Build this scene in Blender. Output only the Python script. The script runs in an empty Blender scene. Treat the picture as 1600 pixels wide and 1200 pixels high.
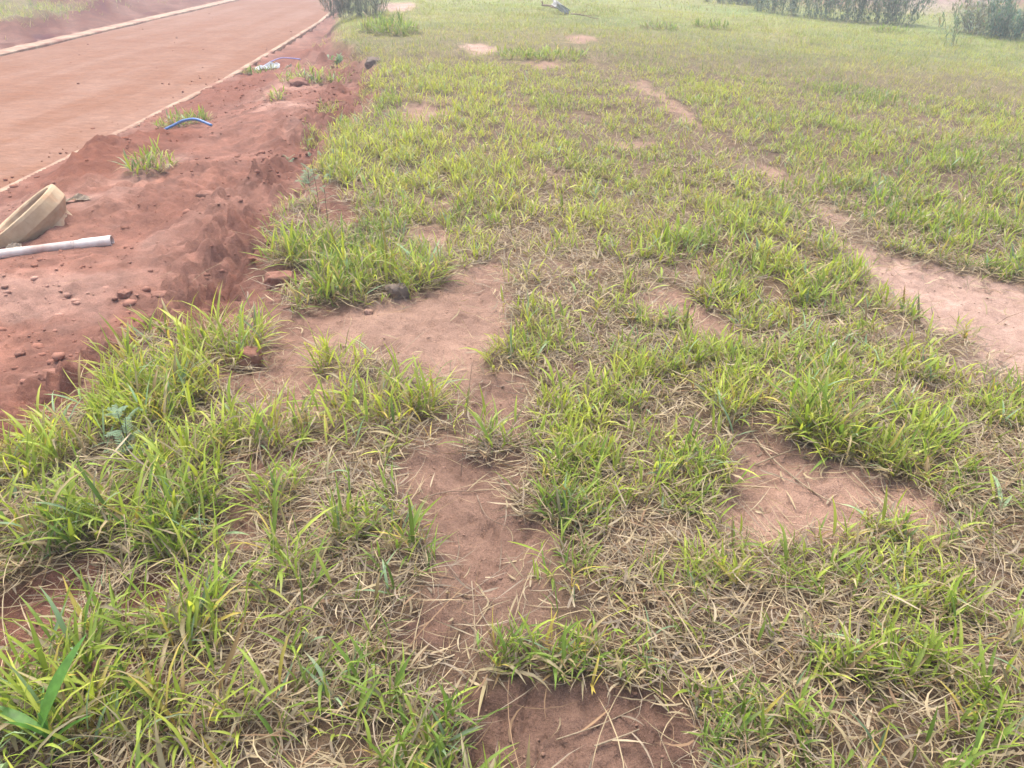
import bpy, bmesh, math, random
import numpy as np
from mathutils import Vector, Matrix, noise as mnoise

# ------------------------------------------------------------------ camera, sky, sun, exposure
SC = bpy.context.scene
COL = SC.collection
R = math.radians
rng = np.random.default_rng(7)
random.seed(7)

cam_d = bpy.data.cameras.new('camera')
cam_d.lens = 27.2; cam_d.sensor_width = 36; cam_d.clip_start = .05; cam_d.clip_end = 2000
cam = bpy.data.objects.new('camera', cam_d); COL.objects.link(cam)
cam.location = (0, 0, 1.6); cam.rotation_euler = (R(60), 0, 0)
SC.camera = cam

SUN_EL, SUN_AZ = R(70), R(-25)          # ahead of the viewer and a little to the left
world = bpy.data.worlds.new('World'); SC.world = world; world.use_nodes = True
wn = world.node_tree
sky = wn.nodes.new('ShaderNodeTexSky'); sky.sky_type = 'NISHITA'; sky.sun_disc = False
sky.sun_elevation = SUN_EL; sky.sun_rotation = SUN_AZ
sky.air_density = 1.0; sky.dust_density = 6.0; sky.ozone_density = 1.0
wn.links.new(sky.outputs[0], wn.nodes['Background'].inputs[0])
wn.nodes['Background'].inputs[1].default_value = .15
sl = bpy.data.lights.new('sun', 'SUN'); sl.energy = 1.25; sl.angle = R(36); sl.color = (1, .965, .92)
sun = bpy.data.objects.new('sun', sl); COL.objects.link(sun)
sd = Vector((math.sin(SUN_AZ) * math.cos(SUN_EL), math.cos(SUN_AZ) * math.cos(SUN_EL), math.sin(SUN_EL)))
sun.rotation_euler = sd.to_track_quat('Z', 'Y').to_euler(); sun.location = (0, 0, 30)
SC.view_settings.view_transform = 'Standard'; SC.view_settings.look = 'None'
SC.view_settings.gamma = 1; SC.view_settings.use_curve_mapping = False
SC.view_settings.exposure = 1.3
SC.render.engine = 'CYCLES'
SC.cycles.use_denoising = True
SC.cycles.max_bounces = 6; SC.cycles.diffuse_bounces = 3; SC.cycles.transmission_bounces = 4; SC.cycles.volume_bounces = 0

LAYOUT = {'BARE': [(0.025, 'tan',
           [(-1.084, 3.464), (-0.871, 3.579), (-0.652, 3.624), (-0.371, 3.786), (-0.232, 4.063), (-0.11, 4.213), (-0.018, 3.97), (-0.032, 3.544), (0.0, 3.255),
            (-0.112, 3.001), (-0.269, 2.828), (-0.434, 2.861), (-0.665, 2.943), (-0.753, 2.828), (-0.868, 2.747), (-0.981, 2.676), (-1.139, 3.001), (-1.157, 3.324)]),
          (0.035, 'worn', [(-0.191, 2.78), (0.0, 2.817), (0.055, 2.574), (0.019, 2.354), (-0.091, 2.399), (-0.183, 2.482)]),
          (0.03, 'worn',
           [(-0.45, 2.215), (-0.346, 2.295), (-0.091, 2.251), (0.045, 2.227), (-0.01, 1.984), (0.081, 1.891), (0.121, 1.787), (0.0, 1.718), (-0.036, 1.602),
            (-0.126, 1.579), (-0.188, 1.694), (-0.264, 1.8), (-0.33, 1.95), (-0.402, 2.032)]),
          (0.03, 'path', [(-0.102, 1.258), (0.0, 1.315), (0.16, 1.3), (0.258, 1.326), (0.391, 1.258), (0.434, 1.198), (0.405, 1.023), (-0.154, 1.023), (-0.127, 1.163)]),
          (0.03, 'tan',
           [(0.798, 2.399), (0.965, 2.528), (1.01, 2.354), (1.17, 2.215), (1.315, 2.136), (1.43, 2.053), (1.393, 1.891), (1.239, 1.775), (1.18, 1.917), (1.052, 1.845),
            (0.948, 1.775), (0.778, 1.787), (0.676, 1.812), (0.655, 1.95), (0.768, 2.179)]),
          (0.03, 'tan', [(0.587, 3.624), (0.835, 3.741), (0.964, 3.485), (1.096, 3.267), (0.926, 3.243), (0.668, 3.312)]),
          (0.03, 'pale',
           [(1.973, 4.569), (2.179, 4.584), (2.298, 4.396), (2.594, 4.213), (2.918, 3.88), (2.814, 3.399), (2.374, 2.65), (2.225, 2.841), (2.15, 3.004), (2.125, 3.292),
            (2.0, 3.563), (1.933, 3.715), (1.997, 4.129)]),
          (0.02, 'tan', [(2.046, 6.575), (2.256, 6.291), (2.258, 5.876), (2.032, 5.732), (1.965, 6.093)]),
          (0.02, 'pale', [(2.112, 5.395), (2.291, 5.32), (2.322, 4.997), (2.097, 4.911)]),
          (0.01, 'tan', [(1.535, 10.657), (1.756, 10.742), (1.849, 9.388), (1.99, 8.02), (1.818, 7.818), (1.666, 8.758)]),
          (0.03, 'tan', [(-1.061, 2.644), (-0.929, 2.78), (-0.9, 3.001), (-0.78, 2.828), (-0.752, 2.574), (-0.846, 2.354), (-0.926, 2.309)]),
          (0.03, 'red', [(-0.981, 2.295), (-0.846, 2.354), (-0.695, 2.309), (-0.69, 2.179), (-0.777, 2.088), (-0.943, 2.136)]),
          (0.03, 'tan', [(-0.947, 1.95), (-0.854, 2.053), (-0.762, 1.95), (-0.781, 1.8), (-0.898, 1.8)]),
          (0.05, 'red', [(-1.558, 1.544), (-1.377, 1.674), (-1.242, 1.743), (-1.172, 1.59), (-1.147, 1.429), (-1.163, 1.268), (-1.347, 1.163)]),
          (0.05, 'red', [(-1.133, 1.626), (-1.0, 1.706), (-0.92, 1.567), (-0.971, 1.452), (-1.087, 1.52)]),
          (0.03, 'red', [(-1.059, 1.348), (-0.952, 1.407), (-0.871, 1.326), (-0.907, 1.254), (-1.006, 1.268)]),
          (0.02, 'tan', [(-0.702, 4.837), (-0.464, 4.965), (-0.316, 4.594), (-0.413, 4.317), (-0.619, 4.479)]),
          (0.02, 'tan', [(-1.23, 8.89), (-1.003, 9.076), (-0.616, 8.636), (-0.719, 8.197), (-1.045, 8.197)]),
          (0.02, 'pale', [(-0.919, 14.168), (-0.44, 14.433), (-0.156, 13.568), (-0.502, 13.094)]),
          (0.02, 'pale', [(-4.005, 25.016), (-2.956, 24.872), (-2.395, 22.955), (-2.708, 21.315), (-3.476, 22.162)]),
          (0.03, 'red', [(-1.601, 5.97), (-1.192, 5.599), (-1.019, 4.906), (-1.186, 4.687), (-1.366, 5.034)]),
          (0.03, 'red', [(-2.652, 11.437), (-2.102, 11.717), (-1.609, 9.522), (-1.57, 8.208), (-2.168, 9.693)]),
          (0.03, 'red',
           [(-1.611, 4.514), (-1.146, 3.924), (-1.037, 3.464), (-1.162, 3.255), (-0.996, 2.78), (-1.002, 2.528), (-1.137, 2.724), (-1.248, 2.78), (-1.547, 3.001),
            (-2.082, 4.369), (-1.948, 4.67)]),
          (0.02, 'path', [(-0.334, 1.463), (-0.212, 1.544), (-0.156, 1.497), (-0.184, 1.407), (-0.291, 1.396)]),
          (0.015, 'tan', [(0.948, 15.611), (1.563, 15.863), (1.582, 14.847), (1.002, 14.618)]),
          (0.015, 'tan', [(0.292, 12.655), (0.681, 12.655), (0.739, 11.974), (0.32, 11.847)]),
          (0.015, 'tan', [(0.886, 7.32), (1.201, 7.458), (1.27, 7.136), (0.908, 6.996)]),
          (0.015, 'path', [(0.124, 2.91), (0.279, 2.967), (0.282, 2.828), (0.133, 2.783)])],
 'SPARSE': [(0.45, [(-1.104, 2.354), (-0.463, 2.309), (-0.33, 1.95), (-0.259, 1.662), (-0.421, 1.52), (-0.686, 1.662), (-0.898, 1.743)]),
            (0.85,
             [(-1.136, 2.943), (-0.787, 3.001), (-0.281, 3.001), (-0.146, 2.78), (-0.139, 2.309), (-0.453, 2.237), (-0.453, 1.95), (-0.658, 1.858), (-0.947, 1.95),
              (-1.065, 2.309)]),
            (0.5, [(0.058, 4.479), (0.395, 4.594), (0.561, 3.97), (0.478, 3.001), (0.109, 2.885)]),
            (0.5, [(-1.28, 1.743), (-0.91, 1.775), (-0.776, 1.429), (-1.016, 1.254), (-1.198, 1.429)]),
            (0.35, [(-0.379, 1.718), (-0.13, 1.662), (-0.065, 1.326), (-0.319, 1.304)]), (0.4, [(0.504, 2.78), (0.903, 2.78), (0.658, 1.775), (0.296, 1.662)])],
 'WORN': [(-0.344, 3.878), (-0.299, 3.255), (-0.119, 2.78), (-0.072, 2.436), (-0.177, 2.158), (-0.159, 1.858), (-0.074, 1.662), (-0.016, 1.258), (0.153, 1.212),
          (0.14, 1.023)],
 'TRAIL': [(2.552, 3.234), (2.362, 3.898), (2.139, 4.69), (2.034, 5.663), (2.006, 7.062), (1.888, 8.474), (1.644, 10.549), (1.226, 12.239), (0.702, 15.403)],
 'BANK': [(-3, -2.3), (0, -2.0), (1.6, -1.95), (2.17, -1.86), (2.57, -1.78), (3.0, -1.72), (3.25, -1.62), (3.6, -1.36), (3.87, -1.26), (4.26, -1.36), (4.96, -1.4),
          (6.94, -1.58), (9.9, -1.62), (12, -1.9), (15.4, -3.1), (21, -4.2), (30, -5.6), (60, -6.8), (400, -9)],
 'ISLE': [(-2.018, 8.217, 0.22), (-2.096, 9.335, 0.2), (-1.342, 6.281, 0.2), (-2.076, 13.568, 0.6), (-2.43, 13.156, 0.45), (-2.76, 13.158, 0.3), (-1.621, 10.392, 0.4),
          (-3.807, 17.909, 0.4)],
 'TUFT': {'t_bank': (-1.29, 3.093),
          't_small': (-0.803, 2.967),
          't_wide': (-0.501, 2.574),
          't_mid': (-0.893, 2.399),
          't_edge_l': (-1.215, 4.213),
          't_edge_m': (-0.826, 3.878),
          't_edge_r': (-0.551, 3.878),
          't_red': (-0.747, 2.053),
          't_rosette': (1.155, 2.399),
          't_flat': (-0.081, 2.309),
          't_heap': (-3.294, 7.132),
          't_hose': (-4.104, 10.003),
          't_long': (-2.922, 12.13),
          't_tiny': (-3.062, 10.501),
          't_bag': (-4.424, 14.431),
          't_path': (0.549, 2.91),
          't_under': (-0.494, 1.775),
          't_bare': (-0.927, 2.574)},
 'OBJ': {'pipe': (-3.666, 5.767),
         'tube_a': (-2.896, 5.374),
         'tube_b': (-3.666, 5.247),
         'tube_c': (-4.447, 5.262),
         'scrap': (-3.617, 6.279),
         'curl': (-3.655, 5.41),
         'clod_block': (-1.239, 3.878),
         'clod_round': (-1.144, 2.989),
         'clod_grey': (-0.587, 3.683),
         'clod_a': (-2.262, 3.307),
         'clod_b': (-2.247, 3.71),
         'clod_c': (-2.559, 3.561),
         'clod_d': (-2.219, 3.387),
         'clod_e': (-1.778, 2.447),
         'clod_f': (-1.077, 1.279),
         'clod_g': (-2.318, 4.276),
         'clod_h': (-2.11, 4.289),
         'clod_i': (-2.422, 6.078),
         'clod_j': (-2.967, 11.437),
         'clod_k': (-2.024, 12.194),
         'clod_l': (-0.715, 3.51),
         'bag': (-4.42, 14.951),
         'bagbit': (-3.866, 14.341),
         'slab': (1.151, 20.219),
         'branch_a': (1.371, 19.226),
         'branch_b': (1.902, 19.028),
         'branch_c': (0.743, 22.112),
         'darkbush': (-3.563, 19.777),
         'weed_feather': (-1.348, 2.237),
         'weed_tall_a': (-1.295, 5.104),
         'weed_tall_b': (-1.18, 4.814),
         'weed_tall_c': (-1.348, 5.993),
         'weed_low_a': (-2.081, 7.233),
         'weed_low_b': (-1.532, 5.821),
         'weed_sprig': (-1.866, 4.391),
         'leaf_big': (-1.013, 1.073),
         'weed_green': (-2.894, 13.877),
         'hose1': [(-4.18, 9.536), (-4.07, 9.578), (-3.932, 9.59), (-3.753, 9.536), (-3.557, 9.471)],
         'hose2': [(-4.599, 14.843), (-4.469, 15.214), (-4.291, 15.441), (-4.065, 15.41), (-3.87, 15.207)]},
 'SHRUB': [(6.262, 31.545, 1.0), (7.135, 29.081, 1.0), (7.723, 28.416, 0.9), (7.862, 25.975, 1.1), (8.552, 24.694, 1.5), (9.035, 23.813, 1.6), (9.931, 24.015, 1.5),
           (10.689, 23.737, 1.2), (9.434, 17.911, 1.15), (12.342, 22.334, 1.0), (12.183, 21.057, 1.1), (12.605, 20.721, 1.4), (12.838, 19.801, 1.4),
           (13.508, 19.883, 1.2)],
 'CLUMP': [(4.419, 18.694, 0.35), (3.116, 17.938, 0.25), (9.247, 20.897, 0.3), (0.199, 12.944, 0.3), (0.688, 12.805, 0.35), (-2.174, 15.935, 0.5), (-2.56, 16.512, 0.5)],
 'STALK': [[(-1.408, 2.055), (-1.292, 2.031), (-1.187, 2.009), (-1.116, 1.95), (-1.019, 1.812), (-0.935, 1.694)],
           [(-0.309, 2.053), (-0.215, 2.077), (-0.087, 2.099), (0.026, 2.112)], [(-0.194, 1.535), (-0.117, 1.59), (-0.019, 1.694), (0.062, 1.787)],
           [(0.852, 2.574), (0.916, 2.354), (0.96, 2.193), (1.046, 2.053), (1.122, 1.95)], [(0.861, 2.237), (1.042, 2.309), (1.223, 2.295)],
           [(-1.118, 1.743), (-1.057, 1.59), (-1.002, 1.452), (-0.897, 1.258)], [(-0.112, 1.59), (-0.098, 1.429), (-0.117, 1.348)],
           [(0.105, 1.163), (0.213, 1.198), (0.32, 1.254)], [(0.192, 1.139), (0.262, 1.163), (0.303, 1.185)], [(1.162, 2.136), (1.196, 2.032), (1.196, 1.904)],
           [(-0.178, 2.179), (-0.195, 2.574), (-0.195, 3.255)], [(-1.554, 4.345), (-1.287, 3.624), (-1.198, 3.255)], [(-0.117, 2.053), (-0.082, 1.95), (-0.02, 1.915)],
           [(-0.569, 1.765), (-0.625, 1.718), (-0.664, 1.65)]]}

# ------------------------------------------------------------------ noise and masks (world metres)
def vnoise(x, y, seed=0):
    xi = np.floor(x).astype(np.int64); yi = np.floor(y).astype(np.int64)
    fx = x - xi; fy = y - yi
    fx = fx * fx * fx * (fx * (fx * 6 - 15) + 10); fy = fy * fy * fy * (fy * (fy * 6 - 15) + 10)
    def h(a, b):
        n = (a * 374761393 + b * 668265263 + seed * 974634777) & 0xffffffff
        n = ((n ^ (n >> 13)) * 1274126177) & 0xffffffff
        n = ((n ^ (n >> 16)) * 2246822519) & 0xffffffff
        return ((n ^ (n >> 15)) & 0xffffff) / float(0xffffff)
    a = h(xi, yi); b = h(xi + 1, yi); c = h(xi, yi + 1); d = h(xi + 1, yi + 1)
    return (a + (b - a) * fx) * (1 - fy) + (c + (d - c) * fx) * fy

def fbm(x, y, scale, oct=3, seed=0, gain=.5):
    v = 0; a = 1; t = 0; s = scale
    for k in range(oct):
        v = v + a * vnoise(x * s + 17.3 * k, y * s - 9.1 * k, seed + k); t += a; a *= gain; s *= 2.03
    return v / t

def sm(a, b, x):
    t = np.clip((x - a) / (b - a), 0, 1); return t * t * (3 - 2 * t)

BX = np.array([p[0] for p in LAYOUT['BANK']]); BV = np.array([p[1] for p in LAYOUT['BANK']])
def bank_s(x, y):
    return x - np.interp(y, BX, BV)

def poly_sd(x, y, poly):
    """signed distance, negative inside"""
    P = np.array(poly, float); Q = np.roll(P, -1, 0)
    d = np.full(x.shape, 1e9); inside = np.zeros(x.shape, bool)
    for (ax, ay), (bx, by) in zip(P, Q):
        ex, ey = bx - ax, by - ay; wx, wy = x - ax, y - ay
        t = np.clip((wx * ex + wy * ey) / (ex * ex + ey * ey), 0, 1)
        d = np.minimum(d, np.hypot(wx - ex * t, wy - ey * t))
        c = ((ay > y) != (by > y)) & (x < ex * (y - ay) / (ey if ey else 1e-9) + ax)
        inside ^= c
    return np.where(inside, -d, d)

def line_d(x, y, pts):
    d = np.full(x.shape, 1e9)
    for (ax, ay), (bx, by) in zip(pts, pts[1:]):
        ex, ey = bx - ax, by - ay; wx, wy = x - ax, y - ay
        t = np.clip((wx * ex + wy * ey) / (ex * ex + ey * ey), 0, 1)
        d = np.minimum(d, np.hypot(wx - ex * t, wy - ey * t))
    return d

SOIL = {'tan': (.305, .195, .142), 'worn': (.225, .140, .101), 'path': (.165, .100, .072), 'pale': (.40, .275, .215), 'red': (.20, .098, .068)}

def bare_mask(x, y):
    """0..1 bareness, the hollow's depth, soil colour index weights and distance to the nearest bare edge"""
    r = np.hypot(x, y)
    wob = np.clip(r * .022, .03, .2)
    wx = x + (fbm(x, y, 5, 3, 11) - .5) * wob * 2.2 + (fbm(x, y, 19, 2, 14) - .5) * wob * .8
    wy = y + (fbm(x, y, 5, 3, 12) - .5) * wob * 2.6 + (fbm(x, y, 19, 2, 15) - .5) * wob * .8
    m = np.zeros(x.shape); dep = np.zeros(x.shape); sdm = np.full(x.shape, 1e9)
    col = np.zeros(x.shape + (3,)); wt = np.zeros(x.shape)
    for depth, kind, poly in LAYOUT['BARE']:
        P = np.array(poly); lo = P.min(0) - 1; hi = P.max(0) + 1
        k = (wx > lo[0]) & (wx < hi[0]) & (wy > lo[1]) & (wy < hi[1])
        if not k.any(): continue
        sd = poly_sd(wx[k], wy[k], poly)
        sc = np.clip(r[k] * .012, .02, .12)
        mm = sm(sc, -sc, sd)
        m[k] = np.maximum(m[k], mm)
        dep[k] = np.maximum(dep[k], depth * sm(sc, -sc * 2.5, sd))
        sdm[k] = np.minimum(sdm[k], sd)
        ww = sm(.35, -.05, sd)
        col[k] += ww[:, None] * np.array(SOIL[kind]); wt[k] += ww
    return m, dep, sdm, col, wt

MOUND = [(-4.05, 7.75, .40, .75, .29), (-4.1, 8.9, .34, .6, .09), (-4.25, 12.4, .4, 1.4, .10), (-4.3, 15.8, .4, 1.5, .04),
         (-2.6, 7.2, .5, .5, .08), (-2.3, 5.6, .45, .6, .10), (-2.75, 9.6, .6, .9, .10), (-3.0, 11.3, .5, .6, .10), (-2.4, 8.4, .3, .5, .09),
         (-2.2, 4.7, .35, .45, .05), (-2.75, 6.2, .4, .4, .06), (-2.1, 6.5, .3, .5, .10), (-3.4, 12.6, .5, .6, .10), (-2.3, 10.8, .4, .5, .12)]

def crum(x, y):
    """crumbled surface: billowed lumps, rougher in some places than others"""
    rr = np.hypot(x, y); flat = sm(-1.9, -2.4, x) * sm(6.5, 5.2, y)
    face = sm(.1, -.25, bank_s(x, y)) * sm(-1.1, -.5, bank_s(x, y))
    rough = (.3 + .7 * face + 1.1 * sm(.42, .62, fbm(x, y, 1.3, 3, 27))) * (1 - .6 * flat)
    b1 = np.abs(fbm(x, y, 7, 2, 28) - .5); b2 = np.abs(fbm(x, y * 1.3, 17, 2, 29) - .5); b3 = np.abs(fbm(x, y, 41, 2, 30) - .5)
    return rough * ((.12 + .12 * face) * b1 + .075 * b2 * np.clip(6 / rr, 0, 1) + .04 * b3 * np.clip(3 / rr, 0, 1)) + (fbm(x, y, 22, 3, 24) - .5) * .022 * np.clip(5 / rr, 0, 1)

def height(x, y):
    x = np.asarray(x, float); y = np.asarray(y, float)
    s = bank_s(x, y)
    r = np.hypot(x, y)
    sw = s + (fbm(x, y, 2.2, 3, 31) - .5) * .38 + (fbm(x, y, 8, 2, 33) - .5) * .12
    drop = sm(.06, -.42, sw)
    z = -.33 * drop - .16 * sm(-3.0, -4.6, x) - .055 * np.clip(x - 1.5, 0, 13)
    dirt = drop * sm(-4.78, -4.1, x)
    field = 1 - drop
    fade = np.clip(14 / np.maximum(r, 1), 0, 1)
    z = z + field * ((fbm(x, y, .55, 2, 1) - .5) * .10 + (fbm(x, y, 3.2, 3, 2) - .5) * .045)
    m, dep, sd, _, _ = bare_mask(x, y)
    z = z - field * dep + field * m * ((fbm(x, y, 7, 3, 5) - .5) * .05 + (fbm(x, y * 1.6, 24, 4, 6, .6) - .5) * .024 * np.clip(4 / r, 0, 1) + np.abs(fbm(x, y, 60, 2, 8) - .5) * .012 * np.clip(2.5 / r, 0, 1) - sm(.045, .0, np.abs(fbm(x, y, 9, 3, 9) - .5)) * .010 * np.clip(4 / r, 0, 1))
    rid = 1 - np.abs(fbm(x * 1.25, y * .8, 3.1, 4, 21) - .5) * 4
    lump = np.clip(fbm(x, y, 6.0, 5, 23, .6) - .52, 0, 1)
    big = sm(.45, .7, fbm(x, y, .8, 2, 26))
    z = z + dirt * (rid * .022 + lump * (.03 + .06 * big) * fade + (fbm(x, y, 1.1, 2, 22) - .5) * .16 + crum(x, y) )
    # ragged, steep face of the bank
    face = np.clip(drop * (1 - drop) * 4, 0, 1) * sm(-4.4, -3.8, x)
    z = z + face * ((fbm(x, y, 9, 3, 41) - .5) * .14 + (fbm(x, y, 30, 2, 42) - .5) * .03)
    for cx, cy, rx, ry, h in MOUND:
        d2 = ((x - cx) / rx) ** 2 + ((y - cy) / ry) ** 2
        k = d2 < 6
        z = z + np.where(k, h * np.exp(-d2 * 1.1) * (1 + .7 * (fbm(x, y, 5, 3, 51) - .5)), 0)
    mk = sm(.30, .10, line_d(x, y, [LAYOUT['OBJ']['tube_c'], LAYOUT['OBJ']['tube_b'], LAYOUT['OBJ']['tube_a']]))
    z = z * (1 - mk) + mk * (-.33 * drop - .16 * sm(-3.0, -4.6, x) + (fbm(x, y, 14, 3, 52) - .5) * .02)
    # beyond the road the cut slope climbs away
    fs = -(x + 10.85)
    z = np.where(fs > 0, -.5 + .05 * np.minimum(fs, .4) + .13 * np.clip(fs - .3, 0, 14) + sm(.2, 1.5, fs) * ((fbm(x * .7, y * .45 + x * .4, 1.0, 3, 61) - .5) * .6 + (fbm(x * 1.2 + y, y - x * .5, 1.6, 4, 62, .6) - .5) * .4), z)
    near_x = np.interp(y, [0, 14, 24, 31, 60, 400], [-4.72, -4.78, -5.38, -6.1, -6.8, -9])
    under = (x > -10.75) & (x < near_x)
    z = np.where(under, -.60, z)
    # soil thrown over the nearer kerb in places
    lap = sm(.45, .65, fbm(x * 0 + 3, y, .7, 3, 71)) * sm(.25, .0, np.abs(x - near_x - .02))
    z = z + np.where(under, 0, lap * .05)
    # far red embankment past the shrubs
    z = z + sm(29, 35, y - .25 * (x - 12)) * sm(9, 13, x) * 1.0 * (.7 + .6 * fbm(x, y, .3, 2, 81))
    return z

def isle(x, y):
    v = np.zeros(x.shape)
    for cx, cy, rr in LAYOUT['ISLE']:
        d = np.hypot(x - cx, (y - cy) * .8) / rr + (fbm(x, y, 4, 2, 91) - .5) * .9
        v = np.maximum(v, sm(1.1, .55, d))
    return v

def grass_fields(x, y):
    """green density, straw density, height factor, yellowness at each point"""
    r = np.hypot(x, y)
    s = bank_s(x, y)
    sw = s + (fbm(x, y, 2.2, 3, 31) - .5) * .38 + (fbm(x, y, 7, 2, 34) - .5) * .2
    field = sm(-.16, .1, sw)
    m, dep, sd, _, _ = bare_mask(x, y)
    tr = line_d(x, y, LAYOUT['TRAIL']) + (fbm(x, y, 2.5, 2, 35) - .5) * .35
    trail = sm(.34, .08, tr) * (1 - .75 * sm(5.2, 6.5, y) * sm(.40, .60, fbm(x, y, 1.6, 2, 36)))
    n1 = fbm(x, y, 1.3, 3, 101); n2 = fbm(x, y, 4.5, 2, 102)
    g = field * (1 - m) * (1 - .8 * trail) * np.clip(.58 + 1.4 * (n1 - .42) + 1.7 * (n2 - .5), .08, 1)
    # thinner, strawy middle band and the mat in the near right corner
    band = sm(.75, .15, np.abs(x - .28 - .04 * y)) * sm(6.5, 4, y) * sm(1.9, 2.6, y)
    corner = sm(.0, .35, x) * sm(2.15, 1.75, y)
    g = g * (1 - .25 * band); g = np.clip(g + .36 * sm(2.5, 1.8, y) * field * (1 - m), 0, 1)
    farf = sm(7, 12, r)
    farf = np.maximum(farf, .55 * sm(4.2, 6, r)); g = g * (1 - farf) + farf * np.maximum(g, field * (1 - m) * (.55 + .6 * (n1 - .3)) * (1 - .5 * trail))
    sp = np.zeros(x.shape)
    for fac, pol in LAYOUT['SPARSE']:
        sp = np.maximum(sp, fac * sm(.08, -.08, poly_sd(x + (n2 - .5) * .2, y + (n1 - .5) * .3, pol)))
    g = g * (1 - sp); worn = np.minimum(line_d(x, y, LAYOUT['WORN'][:7]), line_d(x, y, LAYOUT['WORN'][7:])) + (fbm(x, y, 6, 3, 37) - .5) * .42
    worn = sm(.34, .06, worn); g = g * (1 - .88 * worn)
    left = sm(-.35, -.75, x) * sm(3.4, 2.6, y)
    strip = sm(1.1, .0, x + .05 * (y - 5)) * sm(4.6, 5.6, y) * sm(16, 10, y)
    g = np.maximum(g, isle(x, y) * .8)
    edge = np.exp(-((sd - .03) / np.clip(.035 * r, .05, .25)) ** 2)
    st = field * (1 - m) * np.clip(.55 + 1.3 * (fbm(x, y, 1.9, 3, 104) - .4) + .4 * band + .25 * corner + .5 * trail + .15 * left, .1, 1.2) + .55 * edge * field + .03 * m * field
    st = np.maximum(st, isle(x, y) * .4) * (1 - .8 * worn)
    st = st * (1 - .45 * strip) * (1 - .35 * sm(5, 9, r))
    tall = .70 + .5 * (fbm(x, y, .9, 2, 105) - .5) + .22 * left + .12 * strip - .16 * sm(4, 7, r) - .2 * trail - .15 * corner + .05 * sm(3, 10, x)
    yel = np.clip(.47 + 1.3 * (fbm(x, y, .7, 3, 106) - .5) + .30 * strip + .28 * left + .12 * sm(6, 12, r) - .22 * sm(.4, 1.2, x) * sm(5, 3, y), 0, 1)
    return np.clip(g, 0, 1), np.clip(st, 0, 1.3), tall, yel

# ------------------------------------------------------------------ materials
def new_mat(name):
    m = bpy.data.materials.new(name); m.use_nodes = True
    nt = m.node_tree
    return m, nt, nt.nodes['Principled BSDF']

def N(nt, t, **kw):
    n = nt.nodes.new(t)
    for k, v in kw.items():
        if hasattr(n, k): setattr(n, k, v)
    return n

def noise_tex(nt, vec, scale, detail=4, rough=.55):
    n = N(nt, 'ShaderNodeTexNoise'); n.inputs['Scale'].default_value = scale
    n.inputs['Detail'].default_value = detail; n.inputs['Roughness'].default_value = rough
    nt.links.new(vec, n.inputs['Vector']); return n.outputs[0]

def ramp(nt, fac, stops):
    n = N(nt, 'ShaderNodeValToRGB'); e = n.color_ramp.elements
    while len(e) < len(stops): e.new(.5)
    for el, (p, c) in zip(e, stops): el.position = p; el.color = tuple(c) + ((1,) if len(c) == 3 else ())
    nt.links.new(fac, n.inputs[0]); return n.outputs[0]

def mix(nt, fac, a, b, mode='MIX'):
    n = N(nt, 'ShaderNodeMix', data_type='RGBA', blend_type=mode)
    for v, i in ((fac, 0), (a, 6), (b, 7)):
        if isinstance(v, bpy.types.NodeSocket): nt.links.new(v, n.inputs[i])
        elif isinstance(v, (tuple, list)): n.inputs[i].default_value = tuple(v) + (1,)
        else: n.inputs[i].default_value = v
    return n.outputs[2]

def bump(nt, pairs, bsdf):
    prev = None
    for h, st, dist in pairs:
        b = N(nt, 'ShaderNodeBump'); b.inputs['Strength'].default_value = st; b.inputs['Distance'].default_value = dist
        nt.links.new(h, b.inputs['Height'])
        if prev: nt.links.new(prev, b.inputs['Normal'])
        prev = b.outputs[0]
    nt.links.new(prev, bsdf.inputs['Normal'])

def coords(nt, kind='Object'):
    return N(nt, 'ShaderNodeTexCoord').outputs[kind]

def mat_soil():
    m, nt, b = new_mat('soil')
    c = coords(nt); at = N(nt, 'ShaderNodeAttribute', attribute_name='col').outputs['Color']
    big = noise_tex(nt, c, 2.3, 5, .6); mid = noise_tex(nt, c, 14, 5, .65); fine = noise_tex(nt, c, 160, 3, .7); grit = noise_tex(nt, c, 420, 2, .6)
    k = ramp(nt, big, [(.3, (.76, .74, .74)), (.7, (1.2, 1.22, 1.22))])
    k2 = ramp(nt, mid, [(.3, (.82, .80, .80)), (.72, (1.16, 1.17, 1.18))])
    k3 = ramp(nt, grit, [(.3, (.70, .68, .67)), (.72, (1.28, 1.28, 1.28))])
    k4 = ramp(nt, fine, [(.32, (.80, .79, .78)), (.68, (1.18, 1.18, 1.18))])
    v = mix(nt, 1.0, at, k, 'MULTIPLY'); v = mix(nt, 1.0, v, k4, 'MULTIPLY'); v = mix(nt, 1.0, v, k2, 'MULTIPLY'); v = mix(nt, 1.0, v, k3, 'MULTIPLY')
    nt.links.new(v, b.inputs['Base Color']); b.inputs['Roughness'].default_value = .92
    b.inputs['Specular IOR Level'].default_value = .2
    med = noise_tex(nt, c, 45, 5, .7)
    bump(nt, [(mid, .6, .03), (med, .8, .014), (fine, .7, .006), (grit, .5, .003)], b)
    return m

def mat_crumb():
    m, nt, b = new_mat('crumb')
    at = N(nt, 'ShaderNodeAttribute', attribute_name='col').outputs['Color']
    g = noise_tex(nt, coords(nt), 300, 2, .6)
    nt.links.new(mix(nt, 1, at, ramp(nt, g, [(.3, (.85, .85, .85)), (.7, (1.2, 1.2, 1.2))]), 'MULTIPLY'), b.inputs['Base Color'])
    b.inputs['Roughness'].default_value = .95; b.inputs['Specular IOR Level'].default_value = .1
    bump(nt, [(g, .3, .001)], b)
    return m

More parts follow.
